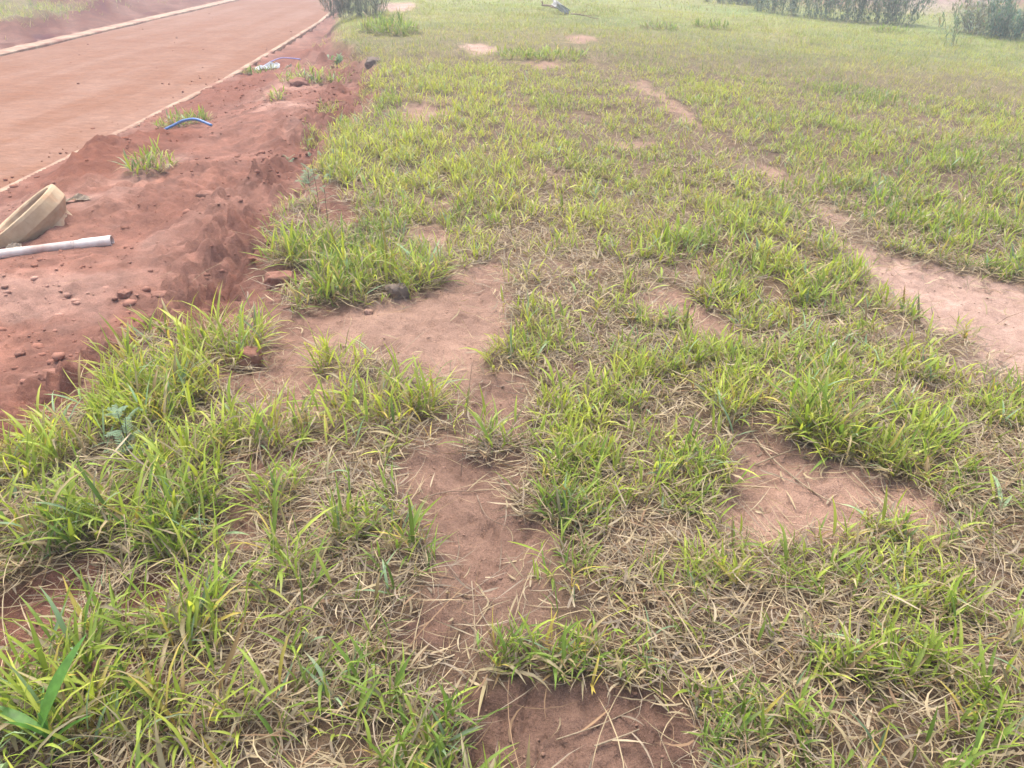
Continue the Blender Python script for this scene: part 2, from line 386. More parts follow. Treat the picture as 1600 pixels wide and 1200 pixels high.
def mat_road():
    m, nt, b = new_mat('road_clay')
    c = coords(nt)
    mp = N(nt, 'ShaderNodeMapping'); mp.inputs['Scale'].default_value = (1, .09, 1); nt.links.new(c, mp.inputs[0])
    mp2 = N(nt, 'ShaderNodeMapping'); mp2.inputs['Scale'].default_value = (.75, 1.35, 1); mp2.inputs['Rotation'].default_value = (0, 0, .5); nt.links.new(c, mp2.inputs[0])
    st = noise_tex(nt, mp.outputs[0], 1.5, 5, .6); pat = noise_tex(nt, mp2.outputs[0], 1.1, 6, .65); fine = noise_tex(nt, c, 60, 4, .7)
    rip = noise_tex(nt, mp2.outputs[0], 6, 4, .6)
    v = ramp(nt, st, [(.36, (.185, .075, .036)), (.5, (.195, .092, .052)), (.63, (.26, .155, .112))])
    v2 = ramp(nt, pat, [(.36, (.172, .068, .034)), (.64, (.25, .150, .112))])
    v = mix(nt, .5, v, v2); v = mix(nt, .3, v, (.225, .108, .056)); gr2 = noise_tex(nt, mp2.outputs[0], 17, 4, .7); v = mix(nt, 1, v, ramp(nt, gr2, [(.36, (.86, .84, .82)), (.64, (1.10, 1.10, 1.10))]), 'MULTIPLY')
    f = ramp(nt, rip, [(.38, (.91, .90, .90)), (.62, (1.08, 1.08, 1.08))])
    f2 = ramp(nt, fine, [(.3, (.92, .91, .9)), (.7, (1.08, 1.08, 1.08))])
    v = mix(nt, 1, v, f, 'MULTIPLY'); v = mix(nt, 1, v, f2, 'MULTIPLY')
    nt.links.new(v, b.inputs['Base Color']); b.inputs['Roughness'].default_value = .85
    b.inputs['Specular IOR Level'].default_value = .15
    bump(nt, [(rip, .6, .03), (gr2, .6, .015), (fine, .5, .006)], b)
    return m

def mat_plain(name, c0, c1, scale=20, rough=.8, bs=.3, bd=.004, stain=None, spec=.3):
    m, nt, b = new_mat(name)
    c = coords(nt); n = noise_tex(nt, c, scale, 5, .65); n2 = noise_tex(nt, c, scale * 6, 3, .6)
    v = ramp(nt, n, [(.32, c0), (.68, c1)])
    if stain:
        s = noise_tex(nt, c, stain[1], 4, .6)
        f = ramp(nt, s, [(stain[2], (0, 0, 0)), (stain[3], (1, 1, 1))])
        v = mix(nt, f, v, stain[0])
    nt.links.new(v, b.inputs['Base Color']); b.inputs['Roughness'].default_value = rough
    b.inputs['Specular IOR Level'].default_value = spec
    bump(nt, [(n, bs, bd * 2), (n2, bs, bd)], b)
    return m

def mat_leaf(name, attr=True, c=(.1, .16, .04), rough=.5, trans=.35, gain=1.0):
    m, nt, b = new_mat(name)
    out = nt.nodes['Material Output']
    if attr:
        col = N(nt, 'ShaderNodeAttribute', attribute_name='col').outputs['Color']
    else:
        n = noise_tex(nt, coords(nt), 40, 3, .6)
        col = ramp(nt, n, [(.3, tuple(q * .75 for q in c)), (.7, tuple(q * 1.25 for q in c))])
    nt.links.new(col, b.inputs['Base Color']); b.inputs['Roughness'].default_value = rough
    b.inputs['Specular IOR Level'].default_value = .35
    t = N(nt, 'ShaderNodeBsdfTranslucent'); nt.links.new(mix(nt, 1, col, (1.25, 1.25, .7), 'MULTIPLY'), t.inputs[0])
    ms = N(nt, 'ShaderNodeMixShader'); ms.inputs[0].default_value = trans
    nt.links.new(b.outputs[0], ms.inputs[1]); nt.links.new(t.outputs[0], ms.inputs[2]); nt.links.new(ms.outputs[0], out.inputs[0])
    return m

M = dict(soil=mat_soil(), crumb=mat_crumb(), road=mat_road(), grass=mat_leaf('grass_blade', trans=.4), straw=mat_leaf('dry_straw', rough=.7, trans=.2),
         kerb=mat_plain('kerb_concrete', (.30, .21, .14), (.44, .33, .235), 9, .9, .4, .004, ((.235, .11, .072), 2.6, .42, .66)),
         concrete=mat_plain('pipe_concrete', (.38, .275, .165), (.52, .40, .26), 7, .9, .35, .003, ((.48, .25, .13), 4, .56, .74)),
         slab=mat_plain('slab_concrete', (.33, .32, .30), (.5, .49, .47), 6, .9, .4, .006),
         clod=mat_plain('red_clod', (.19, .085, .056), (.30, .155, .11), 16, .95, .7, .006),
         greyclod=mat_plain('grey_clod', (.13, .10, .08), (.22, .17, .13), 18, .95, .7, .006),
         tanclod=mat_plain('tan_clod', (.30, .18, .12), (.42, .26, .19), 18, .95, .7, .006),
         pvc=mat_plain('white_plastic', (.62, .56, .50), (.76, .70, .63), 5, .42, .05, .001, ((.36, .20, .15), 3.2, .46, .7), .4),
         print=mat_plain('print_ink', (.25, .24, .27), (.4, .38, .4), 60, .6),
         hose=mat_plain('blue_hose', (.055, .15, .38), (.10, .22, .48), 9, .35, .05, .001, None, .5),
         hose_b=mat_plain('violet_hose', (.16, .18, .48), (.24, .26, .6), 9, .4, .05, .001, None, .5),
         bag=mat_plain('white_sheet', (.62, .64, .66), (.84, .86, .88), 8, .5, .2, .003),
         paper=mat_plain('pale_scrap', (.45, .36, .26), (.66, .56, .43), 30, .8, .2, .002),
         stalk=mat_plain('straw_stalk', (.20, .155, .10), (.40, .32, .21), 30, .8, .2, .001),
         bark=mat_plain('dry_twig', (.16, .11, .075), (.32, .24, .17), 40, .9, .4, .002),
         stemgreen=mat_plain('weed_stem', (.05, .06, .035), (.10, .11, .05), 40, .7),
         leafgrey=mat_leaf('weed_leaf', False, (.19, .285, .165), .55, .35),
         leafbroad=mat_leaf('broad_leaf', False, (.11, .25, .045), .42, .35))

# ------------------------------------------------------------------ mesh helpers
def tag(o, label=None, cat=None, group=None, kind=None):
    for k, v in (('label', label), ('category', cat), ('group', group), ('kind', kind)):
        if v: o[k] = v
    return o

def link(name, me, mat=None, parent=None):
    o = bpy.data.objects.new(name, me); COL.objects.link(o)
    if mat is not None and me is not None and not me.materials: me.materials.append(mat)
    if parent: o.parent = parent
    return o

def empty(name, loc, rz=0):
    o = bpy.data.objects.new(name, None); COL.objects.link(o); o.location = loc; o.rotation_euler.z = rz
    o.empty_display_size = .1
    return o

def np_mesh(name, V, F, C=None, smooth=True):
    """V (n,3), F (m,4 or 3)"""
    me = bpy.data.meshes.new(name)
    V = np.ascontiguousarray(V, np.float32); F = np.ascontiguousarray(F, np.int32); k = F.shape[1]
    me.vertices.add(len(V)); me.vertices.foreach_set('co', V.ravel())
    me.loops.add(F.size); me.loops.foreach_set('vertex_index', F.ravel())
    me.polygons.add(len(F)); me.polygons.foreach_set('loop_start', np.arange(0, F.size, k, dtype=np.int32))
    me.polygons.foreach_set('use_smooth', np.full(len(F), smooth))
    if C is not None:
        a = me.color_attributes.new('col', 'FLOAT_COLOR', 'POINT')
        a.data.foreach_set('color', np.concatenate([C, np.ones((len(C), 1))], 1).astype(np.float32).ravel())
    me.update(calc_edges=True)
    return me

def bm_mesh(name, bm, smooth=False):
    me = bpy.data.meshes.new(name); bm.to_mesh(me); bm.free()
    if smooth:
        for p in me.polygons: p.use_smooth = True
    return me

def z_at(x, y): return float(height(np.array([x]), np.array([y]))[0])

def blades(base, az, th0, bend, L, W, ca, cb, cc, nseg=4, curl=0., twist=0., fold=0., floor=True, prof=.3):
    """strips that rise from base leaning th0 from the vertical along az and bending over; returns V, F, C"""
    n = len(L); az = np.asarray(az)
    one = np.ones(n)
    curl = curl * one; twist = twist * one
    tm = (np.arange(nseg) + .5) / nseg
    th = th0[:, None] + bend[:, None] * tm[None] ** 1.4
    a = az[:, None] + curl[:, None] * tm[None]
    st = (L / nseg)[:, None]
    dx = np.sin(th) * np.cos(a) * st; dy = np.sin(th) * np.sin(a) * st; dz = np.cos(th) * st
    z0 = np.zeros((n, 1))
    P = np.stack([np.concatenate([z0, np.cumsum(q, 1)], 1) for q in (dx, dy, dz)], 2) + base[:, None, :]
    T = np.stack([dx, dy, dz], 2); T = np.concatenate([T, T[:, -1:]], 1); T /= np.linalg.norm(T, axis=2, keepdims=True) + 1e-9
    t = np.arange(nseg + 1) / nseg
    ar = np.concatenate([a, a[:, -1:]], 1)
    S = np.stack([-np.sin(ar), np.cos(ar), np.zeros_like(ar)], 2)
    Nn = np.cross(T, S)
    ph = twist[:, None] * (t[None] - .2)
    S2 = S * np.cos(ph)[..., None] + Nn * np.sin(ph)[..., None]
    w = np.where(t < prof, .55 + .45 * t / prof, np.clip(1 - ((t - prof) / (1 - prof)) ** 1.8, .04, 1))
    hw = (W[:, None] * w[None] * .5)[..., None]
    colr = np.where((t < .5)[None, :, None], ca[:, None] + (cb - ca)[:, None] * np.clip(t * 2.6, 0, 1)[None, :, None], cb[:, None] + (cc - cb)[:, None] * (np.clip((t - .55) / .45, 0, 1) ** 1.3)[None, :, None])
    if fold:
        N2 = np.cross(T, S2)
        rows = np.stack([P - S2 * hw + N2 * hw * fold, P, P + S2 * hw + N2 * hw * fold], 2)
        k = 3
        cols = np.stack([colr, colr * 1.10, colr * .94], 2)
    else:
        rows = np.stack([P - S2 * hw, P + S2 * hw], 2); k = 2
        cols = np.stack([colr, colr], 2)
    if floor:
        rows[..., 2] = np.maximum(rows[..., 2], base[:, None, None, 2] + .003)
    V = rows.reshape(-1, 3); C = np.clip(cols.reshape(-1, 3), 0, 1)
    i = np.arange(nseg)[:, None]; j = np.arange(k - 1)[None]
    q = np.stack([i * k + j, i * k + j + 1, (i + 1) * k + j + 1, (i + 1) * k + j], 2).reshape(-1, 4)
    F = (q[None] + (np.arange(n) * (nseg + 1) * k)[:, None, None]).reshape(-1, 4)
    return V, F, C

def join(parts):
    Vs, Fs, Cs = [], [], []; o = 0
    for V, F, C in parts:
        Vs.append(V); Fs.append(F + o); Cs.append(C); o += len(V)
    return np.concatenate(Vs), np.concatenate(Fs), np.concatenate(Cs)

U = lambda a, b, n: rng.uniform(a, b, n)

G_DEEP = np.array((.140, .232, .042)); G_MID = np.array((.270, .360, .055)); G_YEL = np.array((.41, .455, .082)); G_GOLD = np.array((.42, .35, .085))
G_BLUE = np.array((.19, .28, .16))
S_TAN = np.array((.42, .335, .20)); S_PALE = np.array((.48, .40, .265)); S_GREY = np.array((.29, .235, .17)); S_BROWN = np.array((.25, .16, .09))

def green_cols(n, yel):
    k = rng.random(n)[:, None]; y = np.clip(yel + rng.normal(0, .22, n), 0, 1)[:, None]
    c = np.where(y < .5, G_DEEP + (G_MID - G_DEEP) * y * 2, G_MID + (G_YEL - G_MID) * (y - .5) * 2)
    c = np.where(k < .06, G_BLUE * (1 + .5 * y), c); c = np.where(k > .965, G_GOLD, c)
    return c * U(.72, 1.25, n)[:, None]

def straw_cols(n):
    k = rng.random(n)[:, None]
    c = np.where(k < .40, S_TAN, np.where(k < .54, S_PALE, np.where(k < .85, S_GREY, S_BROWN)))
    return c * U(.6, 1.1, n)[:, None]

def shoots(bx, by, bz, tall, yel, wid, nb=4, nseg=4, fold=.35, lean=None, spread=.45, leanaz=None):
    """leafy grass shoots: a thin culm carrying nb blades set alternately along it"""
    n = len(bx); parts = []
    az = U(0, 2 * np.pi, n) if leanaz is None else leanaz
    inc = np.abs(rng.normal(0, spread, n)) if lean is None else lean
    sl = tall * U(.035, .13, n)
    base = np.stack([bx, by, bz - .004], 1)
    gc = green_cols(n, yel)
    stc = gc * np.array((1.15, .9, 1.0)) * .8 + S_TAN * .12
    if wid < 1.3: parts.append(blades(base, az, inc, inc * .3, sl, np.full(n, .0032) * wid, stc, stc, stc, 2, prof=.9))
    for k in range(nb):
        f = (k + .3 + U(0, .5, n)) / nb
        hs = sl * f; thm = inc * (1 + .15 * f)
        pb = base + np.stack([np.sin(thm) * np.cos(az) * hs, np.sin(thm) * np.sin(az) * hs, np.cos(thm) * hs], 1)
        a2 = az + np.pi * k + U(-1.1, 1.1, n)
        th = np.clip(U(.2, 1.15, n) + .4 * (1 - f), .05, 1.5)
        # mix the culm's lean into the blade's own direction
        vx = np.sin(th) * np.cos(a2) + .9 * np.sin(thm) * np.cos(az); vy = np.sin(th) * np.sin(a2) + .9 * np.sin(thm) * np.sin(az); vz = np.cos(th) + .6 * np.cos(thm)
        a3 = np.arctan2(vy, vx); th = np.arctan2(np.hypot(vx, vy), vz)
        Lb = tall * U(.055, .20, n) * (1.0 - .25 * abs(f - .5)); Wb = wid * np.where(rng.random(n) < .35, U(.0028, .006, n), U(.0055, .0118, n)) * np.sqrt(Lb / .11)
        c = gc * U(.85, 1.18, n)[:, None]
        old = (rng.random(n) < .32 * (1.35 - f))[:, None]
        c = np.where(old, straw_cols(n) * .9 + gc * .12, c)
        tip = np.where((rng.random(n) < .22)[:, None], c * .35 + S_TAN * .65, c * np.array((1.2, 1.08, .9)))
        bend = U(.1, 1.25, n) * np.where(old[:, 0], 1.5, 1)
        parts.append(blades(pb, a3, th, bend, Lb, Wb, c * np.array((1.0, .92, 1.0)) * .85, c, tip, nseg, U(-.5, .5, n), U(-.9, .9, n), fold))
    return join(parts)

def straw(bx, by, bz, ln, wid, nseg=4, flat=1.0, fold=0.):
    n = len(bx)
    base = np.stack([bx, by, bz + rng.exponential(.012, n) * (1.4 - flat * .5)], 1)
    th = np.clip(rng.normal(1.38, .22, n), .5, 1.57) * flat + (1 - flat) * U(.2, 1.2, n)
    c = straw_cols(n)
    broad = rng.random(n) < .28
    W = wid * np.where(broad, U(.0045, .0085, n), U(.0014, .0042, n)); Ls = ln * np.where(broad, U(.04, .11, n), U(.05, .19, n))
    return blades(base, U(0, 2 * np.pi, n), th, U(-.6, .8, n), Ls, W, c * .85, c, c * 1.12, nseg, rng.normal(0, .85, n), rng.normal(0, 1.6, n), fold)

def scatter(r0, r1, dens, half=50):
    A = R(half); n = int(dens * A * (r1 * r1 - r0 * r0))
    r = np.sqrt(U(r0 * r0, r1 * r1, n)); a = U(-A, A, n)
    return r * np.sin(a), r * np.cos(a)

def ground_soil_cols(x, y):
    r = np.hypot(x, y); s = bank_s(x, y)
    sw = s + (fbm(x, y, 2.2, 3, 31) - .5) * .38
    field = sm(-.30, .05, sw)
    m, dep, sd, bc, bw = bare_mask(x, y)
    soil = np.where((bw > .01)[:, None], bc / np.maximum(bw, 1e-3)[:, None], np.array((.25, .155, .108)))
    duff_shade = np.array((.125, .088, .054))  # plant litter, its colour deepened to paint in contact shade at grass bases
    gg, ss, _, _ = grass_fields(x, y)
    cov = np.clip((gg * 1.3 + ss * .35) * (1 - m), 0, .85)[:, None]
    c_f = soil * (1 - cov) + duff_shade * cov
    far = sm(9, 24, r)[:, None]
    mead = np.array((.235, .29, .085)) + (fbm(x, y, .5, 3, 131) - .5)[:, None] * np.array((.16, .04, .06))
    c_f = c_f * (1 - far * .75 * (1 - m)[:, None]) + mead * far * .75 * (1 - m)[:, None]
    red = np.array((.235, .112, .077)); dry = np.array((.335, .198, .150)); dark = np.array((.180, .062, .034))
    n1 = fbm(x, y, 1.4, 3, 132)[:, None]; n2 = fbm(x, y, .6, 2, 133)[:, None]
    c_d = red + (dry - red) * sm(.42, .64, n1) * .95
    n3 = fbm(x, y, 9, 4, 137, .65)[:, None]
    c_d = c_d * (1 + .9 * (n3 - .5)) * np.array((1, 1, 1))
    heap = np.zeros(x.shape)
    for cx, cy, rx, ry, h in MOUND[:4]:
        heap = np.maximum(heap, np.exp(-(((x - cx) / rx) ** 2 + ((y - cy) / ry) ** 2) * .55))
    heap = np.clip(heap * 1.7, 0, 1) + .25 * sm(.55, .7, n2[:, 0])
    c_d = c_d + (dark - c_d) * np.clip(heap, 0, 1)[:, None] * .85
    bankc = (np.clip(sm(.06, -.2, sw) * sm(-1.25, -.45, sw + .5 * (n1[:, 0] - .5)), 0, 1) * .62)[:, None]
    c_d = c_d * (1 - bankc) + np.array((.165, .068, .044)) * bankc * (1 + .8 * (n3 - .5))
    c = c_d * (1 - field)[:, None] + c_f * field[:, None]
    fs = -(x + 10.9)
    fr = np.array((.155, .064, .041)) + (fbm(x * .9 + y * .5, y * .5, 1.2, 4, 134, .65) - .5)[:, None] * np.array((.22, .17, .14))
    gr = (sm(.5, .62, fbm(x, y * .6, .35, 3, 135)) * sm(1.2, 2.5, fs))[:, None]
    fr = fr * (1 - .55 * gr) + np.array((.24, .25, .11)) * .55 * gr
    c = np.where((fs > 0)[:, None], fr, c)
    emb = (sm(28, 32, y - .25 * (x - 12)) * sm(9, 12, x))[:, None]
    c = c * (1 - emb) + emb * (np.array((.27, .16, .13)) + (fbm(x, y, .35, 3, 136) - .5)[:, None] * np.array((.25, .28, .28)))
    return np.clip(c, .02, .8)

# ------------------------------------------------------------------ the ground: one sheet, finest where one stands
def build_ground():
    rr = np.concatenate([np.geomspace(.55, 15, 470), np.geomspace(15, 330, 96)[1:]])
    aa = np.concatenate([np.linspace(R(-54), R(54), 450), np.linspace(R(54), R(306), 40)[1:-1]])
    nr, na = len(rr), len(aa)
    RR, AA = np.meshgrid(rr, aa, indexing='ij')
    x = (RR * np.sin(AA)).ravel(); y = (RR * np.cos(AA)).ravel()
    z = height(x, y)
    V = np.stack([x, y, z], 1)
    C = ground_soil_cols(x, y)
    i = np.arange(nr - 1)[:, None]; j = np.arange(na)[None]; j2 = (j + 1) % na
    F = np.stack([i * na + j, i * na + j2, (i + 1) * na + j2, (i + 1) * na + j], 2).reshape(-1, 4)
    # close the middle with a small grid under the viewer's feet
    V = np.concatenate([V, [[0, 0, z_at(0, 0)]]]); C = np.concatenate([C, C[:1]])
    jj = np.arange(0, na - 1, 2); ctr = np.stack([np.full(len(jj), len(V) - 1), (jj + 2) % na, (jj + 1) % na, jj], 1)
    F = np.concatenate([F, ctr]) if na % 2 == 0 else F
    F = F[:, ::-1]
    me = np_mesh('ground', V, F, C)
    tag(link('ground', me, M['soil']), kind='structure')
build_ground()

# ------------------------------------------------------------------ road and kerbs
NEAR = lambda y: np.interp(y, [-30, 0, 14, 24, 31, 60, 400], [-4.83, -4.83, -4.9, -5.5, -6.22, -6.9, -9.1])
FAR = lambda y: np.interp(y, [-30, 20, 400], [-10.42, -10.42, -12.4])
def build_road():
    ys = np.concatenate([np.linspace(-25, 2, 10), np.linspace(2.4, 40, 160), np.geomspace(41, 320, 40)])
    u = np.linspace(0, 1, 29)
    Y, Uu = np.meshgrid(ys, u, indexing='ij')
    X = FAR(Y) + (NEAR(Y) - FAR(Y)) * Uu
    Z = -.505 + .05 * (1 - (2 * Uu - 1) ** 2) + (fbm(X, Y * .35, .9, 3, 201) - .5) * .05 + (fbm(X, Y, 4, 2, 202) - .5) * .010
    n, k = X.shape
    i = np.arange(n - 1)[:, None]; j = np.arange(k - 1)[None]
    F = np.stack([i * k + j, i * k + j + 1, (i + 1) * k + j + 1, (i + 1) * k + j], 2).reshape(-1, 4)
    me = np_mesh('road', np.stack([X.ravel(), Y.ravel(), Z.ravel()], 1), F)
    tag(link('road', me, M['road']), kind='structure')
    def kerb(name, x0, wdt, top, seed, label):
        yk = np.concatenate([np.linspace(-25, 2, 10), np.linspace(2.1, 40, 320), np.geomspace(41, 320, 40)])
        prof = [(0, -.75), (0, top - .012), (.018, top), (wdt - .02, top), (wdt, top - .015), (wdt, -.75)]
        rows = []
        for dx, z in prof:
            jx = (fbm(yk, yk * 0 + dx * 20, 2.2, 3, seed) - .5) * .02
            jz = (fbm(yk, yk * 0 + dx * 31, 3.1, 3, seed + 5) - .5) * .022 if z > -.7 else 0
            rows.append(np.stack([x0(yk) + dx + jx, yk, np.full(len(yk), z) + jz], 1))
        Vv = np.stack(rows, 1).reshape(-1, 3); kk = len(prof); n = len(yk)
        i = np.arange(n - 1)[:, None]; j = np.arange(kk - 1)[None]
        Ff = np.stack([i * kk + j, (i + 1) * kk + j, (i + 1) * kk + j + 1, i * kk + j + 1], 2).reshape(-1, 4)
        o = link(name, np_mesh(name, Vv, Ff, smooth=False), M['kerb']); tag(o, label, kind='structure')
    kerb('kerb_near', lambda y: NEAR(y) - .01, .10, -.468, 211, 'pale sandy kerb along the nearer road edge')
    kerb('kerb_far', lambda y: FAR(y) - .42, .42, -.455, 221, 'pale sandy kerb along the farther road edge')
build_road()

# ------------------------------------------------------------------ grass over the field (nobody could count it)
def build_grass():
    # nearest ring: leafy shoots with folded blades
    def ring(r0, r1, dens, wid, nb, nseg, fold, half=50, tallk=1.0):
        x, y = scatter(r0, r1, dens, half)
        # gather shoots into small tussocks
        kx = (fbm(x, y, 9, 2, 141) - .5); 
        g, st, tall, yel = grass_fields(x, y)
        tus = sm(.40, .60, fbm(x, y, 6.0, 2, 142)); lo = .10 if r1 < 7 else .25
        k = rng.random(len(x)) < g * (lo + (1.2 - lo) * tus)
        x, y, tall, yel = x[k], y[k], tall[k], yel[k]
        yel = np.clip(yel + .5 * (fbm(x, y, 5, 2, 143) - .5), 0, 1)
        return shoots(x, y, height(x, y), tall * tallk * U(.75, 1.2, len(x)), yel, wid, nb, nseg, fold)
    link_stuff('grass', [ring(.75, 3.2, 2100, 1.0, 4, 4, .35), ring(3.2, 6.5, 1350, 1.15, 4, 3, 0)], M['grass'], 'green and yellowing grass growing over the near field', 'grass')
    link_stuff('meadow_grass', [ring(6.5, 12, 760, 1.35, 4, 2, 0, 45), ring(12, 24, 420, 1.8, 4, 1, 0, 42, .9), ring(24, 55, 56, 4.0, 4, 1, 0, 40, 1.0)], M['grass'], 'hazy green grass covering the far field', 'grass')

    def sring(r0, r1, dens, ln, wid, nseg, flat, half=50):
        x, y = scatter(r0, r1, dens, half)
        g, st, tall, yel = grass_fields(x, y)
        k = rng.random(len(x)) < st
        x, y = x[k], y[k]
        return straw(x, y, height(x, y), ln, wid, nseg, flat)
    link_stuff('dry_straw', [sring(.75, 3.2, 4300, 1.0, 1.0, 4, .88), sring(3.2, 6.5, 2300, 1.0, 1.35, 2, .85), sring(6.5, 14, 700, 1.3, 2.2, 1, .75, 46), sring(14, 40, 40, 2.2, 4, 1, .7, 43)],
               M['straw'], 'matted dry straw lying among the green grass', 'straw')
    x, y = scatter(.8, 5.5, 75)
    g, st, tall, yel = grass_fields(x, y); k = rng.random(len(x)) < np.clip(g + st * .5, 0, 1) + .04; x, y = x[k], y[k]; n = len(x)
    c = np.where((rng.random(n) < .5)[:, None], S_TAN, S_BROWN * 1.1) * U(.7, 1.1, n)[:, None]
    link_stuff('grass_runners', [blades(np.stack([x, y, height(x, y) + U(.004, .03, n)], 1), U(0, 6.28, n), U(1.3, 1.55, n), U(-.05, .15, n), U(.12, .4, n), U(.002, .0036, n), c, c, c, 6, rng.normal(0, .5, n), U(0, 1, n), 0, True, .9)],
               M['straw'], 'thin creeping stems lying between the tufts', 'grass runners')
    # sparse grass on the cut slope beyond the road
    n = 36000
    x = U(-26, -11.4, n); y = U(12, 44, n)
    k = rng.random(n) < (sm(.40, .55, fbm(x, y * .6, .35, 3, 135)) + .06) * sm(.7, 2.2, -(x + 10.9))
    x, y = x[k], y[k]
    link_stuff('slope_grass', [shoots(x, y, height(x, y), U(.8, 1.5, len(x)), U(.2, .8, len(x)), 2.6, 3, 1, 0)], M['grass'], 'patchy grass on the red slope beyond the road', 'grass')

def link_stuff(name, parts, mat, label, cat):
    V, F, C = join(parts)
    o = link(name, np_mesh(name, V, F, C), mat); tag(o, label, cat, kind='stuff'); return o
build_grass()

# ------------------------------------------------------------------ soil crumbs
def crumb_template(seed):
    bm = bmesh.new(); bmesh.ops.create_icosphere(bm, subdivisions=1, radius=1); bm.verts.index_update()
    rs = random.Random(seed)
    for v in bm.verts:
        v.co *= rs.uniform(.65, 1.2); v.co.z *= .75
    V = np.array([v.co[:] for v in bm.verts]); F = np.array([[v.index for v in f.verts] for f in bm.faces]); bm.free()
    return V, F

def build_crumbs():
    temps = [crumb_template(s) for s in range(6)]
    nr = 420; xr = U(-10.3, -4.95, nr); yr = U(6, 32, nr); xr = np.where(rng.random(nr) < .5, -4.95 - rng.exponential(.25, nr), xr)
    zr = -.505 + .05 * (1 - (2 * (xr - FAR(yr)) / (NEAR(yr) - FAR(yr)) - 1) ** 2)
    x1, y1 = scatter(2.2, 14, 200, 47)
    s = bank_s(x1, y1); k = (s < -.02) & (x1 > -4.75) & (rng.random(len(x1)) < sm(.42, .66, fbm(x1, y1, 1.7, 3, 151)) * .9 + .06)
    x2, y2 = scatter(.8, 5, 420, 50)
    m2 = bare_mask(x2, y2)[0]; k2 = (bank_s(x2, y2) > 0) & (rng.random(len(x2)) < m2 * .6)
    x1, y1 = x1[k], y1[k]; k = np.ones(len(x1), bool)
    x = np.concatenate([x1, x2[k2], xr]); y = np.concatenate([y1, y2[k2], yr])
    red = np.concatenate([np.ones(k.sum(), bool), np.zeros(k2.sum(), bool), np.ones(nr, bool)])
    bsx = bank_s(x, y); big = 1 + .35 * sm(-1.3, -.5, bsx) * sm(.1, -.2, bsx) + .5 * np.exp(-(((x + 4.1) / .5) ** 2 + ((y - 8.2) / 1.3) ** 2))
    n = len(x); sz = big * np.where(red, np.clip(rng.lognormal(-5.0, .6, n), .003, .035), np.clip(rng.lognormal(-5.6, .4, n), .002, .008))
    z = height(x, y); z[-nr:] = zr
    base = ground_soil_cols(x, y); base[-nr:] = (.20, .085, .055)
    parts = []
    which = rng.integers(0, 6, n); ang = U(0, 6.28, n)
    for t, (V, F) in enumerate(temps):
        k = which == t; m = k.sum()
        ca, sa = np.cos(ang[k])[:, None], np.sin(ang[k])[:, None]
        px = (V[None, :, 0] * ca - V[None, :, 1] * sa) * sz[k][:, None] * 1.15 + x[k][:, None]
        py = (V[None, :, 0] * sa + V[None, :, 1] * ca) * sz[k][:, None] + y[k][:, None]
        pz = V[None, :, 2] * sz[k][:, None] + (z[k] + sz[k] * .05)[:, None]
        Vv = np.stack([px, py, pz], 2).reshape(-1, 3)
        Ff = (F[None] + (np.arange(m) * len(V))[:, None, None]).reshape(-1, 3)
        Cc = np.repeat(base[k] * U(1.0, 1.3, m)[:, None], len(V), 0)
        parts.append((Vv, Ff, Cc))
    V, F, C = join(parts)
    o = link('soil_crumbs', np_mesh('soil_crumbs', V, F, C, True), M['crumb']); tag(o, 'small loose crumbs of soil strewn over the bare dirt', 'soil', kind='stuff')
build_crumbs()

# ------------------------------------------------------------------ clods
def clod(key, size, mat, label, sink=.3, seed=0, block=0., rz=0., group=None):
    x, y = LAYOUT['OBJ'][key]
    bm = bmesh.new(); bmesh.ops.create_icosphere(bm, subdivisions=4, radius=1)
    for v in bm.verts:
        c = v.co.copy()
        if block:
            m = max(abs(c.x), abs(c.y), abs(c.z)); c = c.lerp(c / m * .85, block)
        d = mnoise.fractal(c * 1.3 + Vector((seed * 7.1, 0, 0)), 1, 2, 4) * .26 + mnoise.noise(c * 6 + Vector((seed, 3, 1))) * .06
        c *= 1 + d
        v.co = Vector((c.x * size[0], c.y * size[1], c.z * size[2]))
    o = link('dirt_clod', bm_mesh('dirt_clod', bm, True), M[mat])
    o.location = (x, y, z_at(x, y) + size[2] * (1 - 2 * sink)); o.rotation_euler.z = rz
    tag(o, label, 'clod', group); return o

clod('clod_block', (.085, .06, .05), 'clod', 'blocky red dirt clod perched on the bank edge left of the grass', .2, 1, .4, .3)
clod('clod_round', (.055, .05, .065), 'clod', 'rounded red dirt clod below the bright bank tussock', .25, 2, .2)
clod('clod_grey', (.055, .045, .042), 'greyclod', 'dark grey clod at the foot of the yellow grass strip', .2, 3, .5, .5)
clod('clod_a', (.05, .045, .035), 'clod', 'domed red clod on the dirt left of the tall grass', .35, 4)
clod('clod_b', (.028, .024, .018), 'clod', 'small red clod on the smooth dirt below the white tube', .3, 5)
clod('clod_c', (.026, .024, .018), 'clod', 'small red clod nearest the left frame edge on the dirt', .3, 6)
clod('clod_d', (.022, .02, .015), 'clod', 'tiny red clod just above the domed clod', .3, 7)
clod('clod_f', (.075, .055, .045), 'clod', 'pinkish lump of earth among grass in the lower left corner', .35, 9, .2)
clod('clod_g', (.045, .035, .028), 'clod', 'red clod in the crumbled dirt under the white tube end', .35, 10, .4)
clod('clod_h', (.055, .04, .03), 'clod', 'flat red clod right of the crumbled dirt patch', .4, 11, .4)
clod('clod_i', (.10, .08, .06), 'clod', 'large red lump in the dirt beyond the bank edge', .45, 12, .3)
clod('clod_j', (.13, .10, .08), 'clod', 'red lump beside the low grass strip near the road', .4, 13, .2)
clod('clod_k', (.14, .11, .09), 'greyclod', 'dark brown lump at the grass edge far up the bank', .4, 14, .2)
clod('clod_l', (.022, .018, .014), 'tanclod', 'tan pebble of earth on the bare patch by the grey clod', .3, 15, .3)

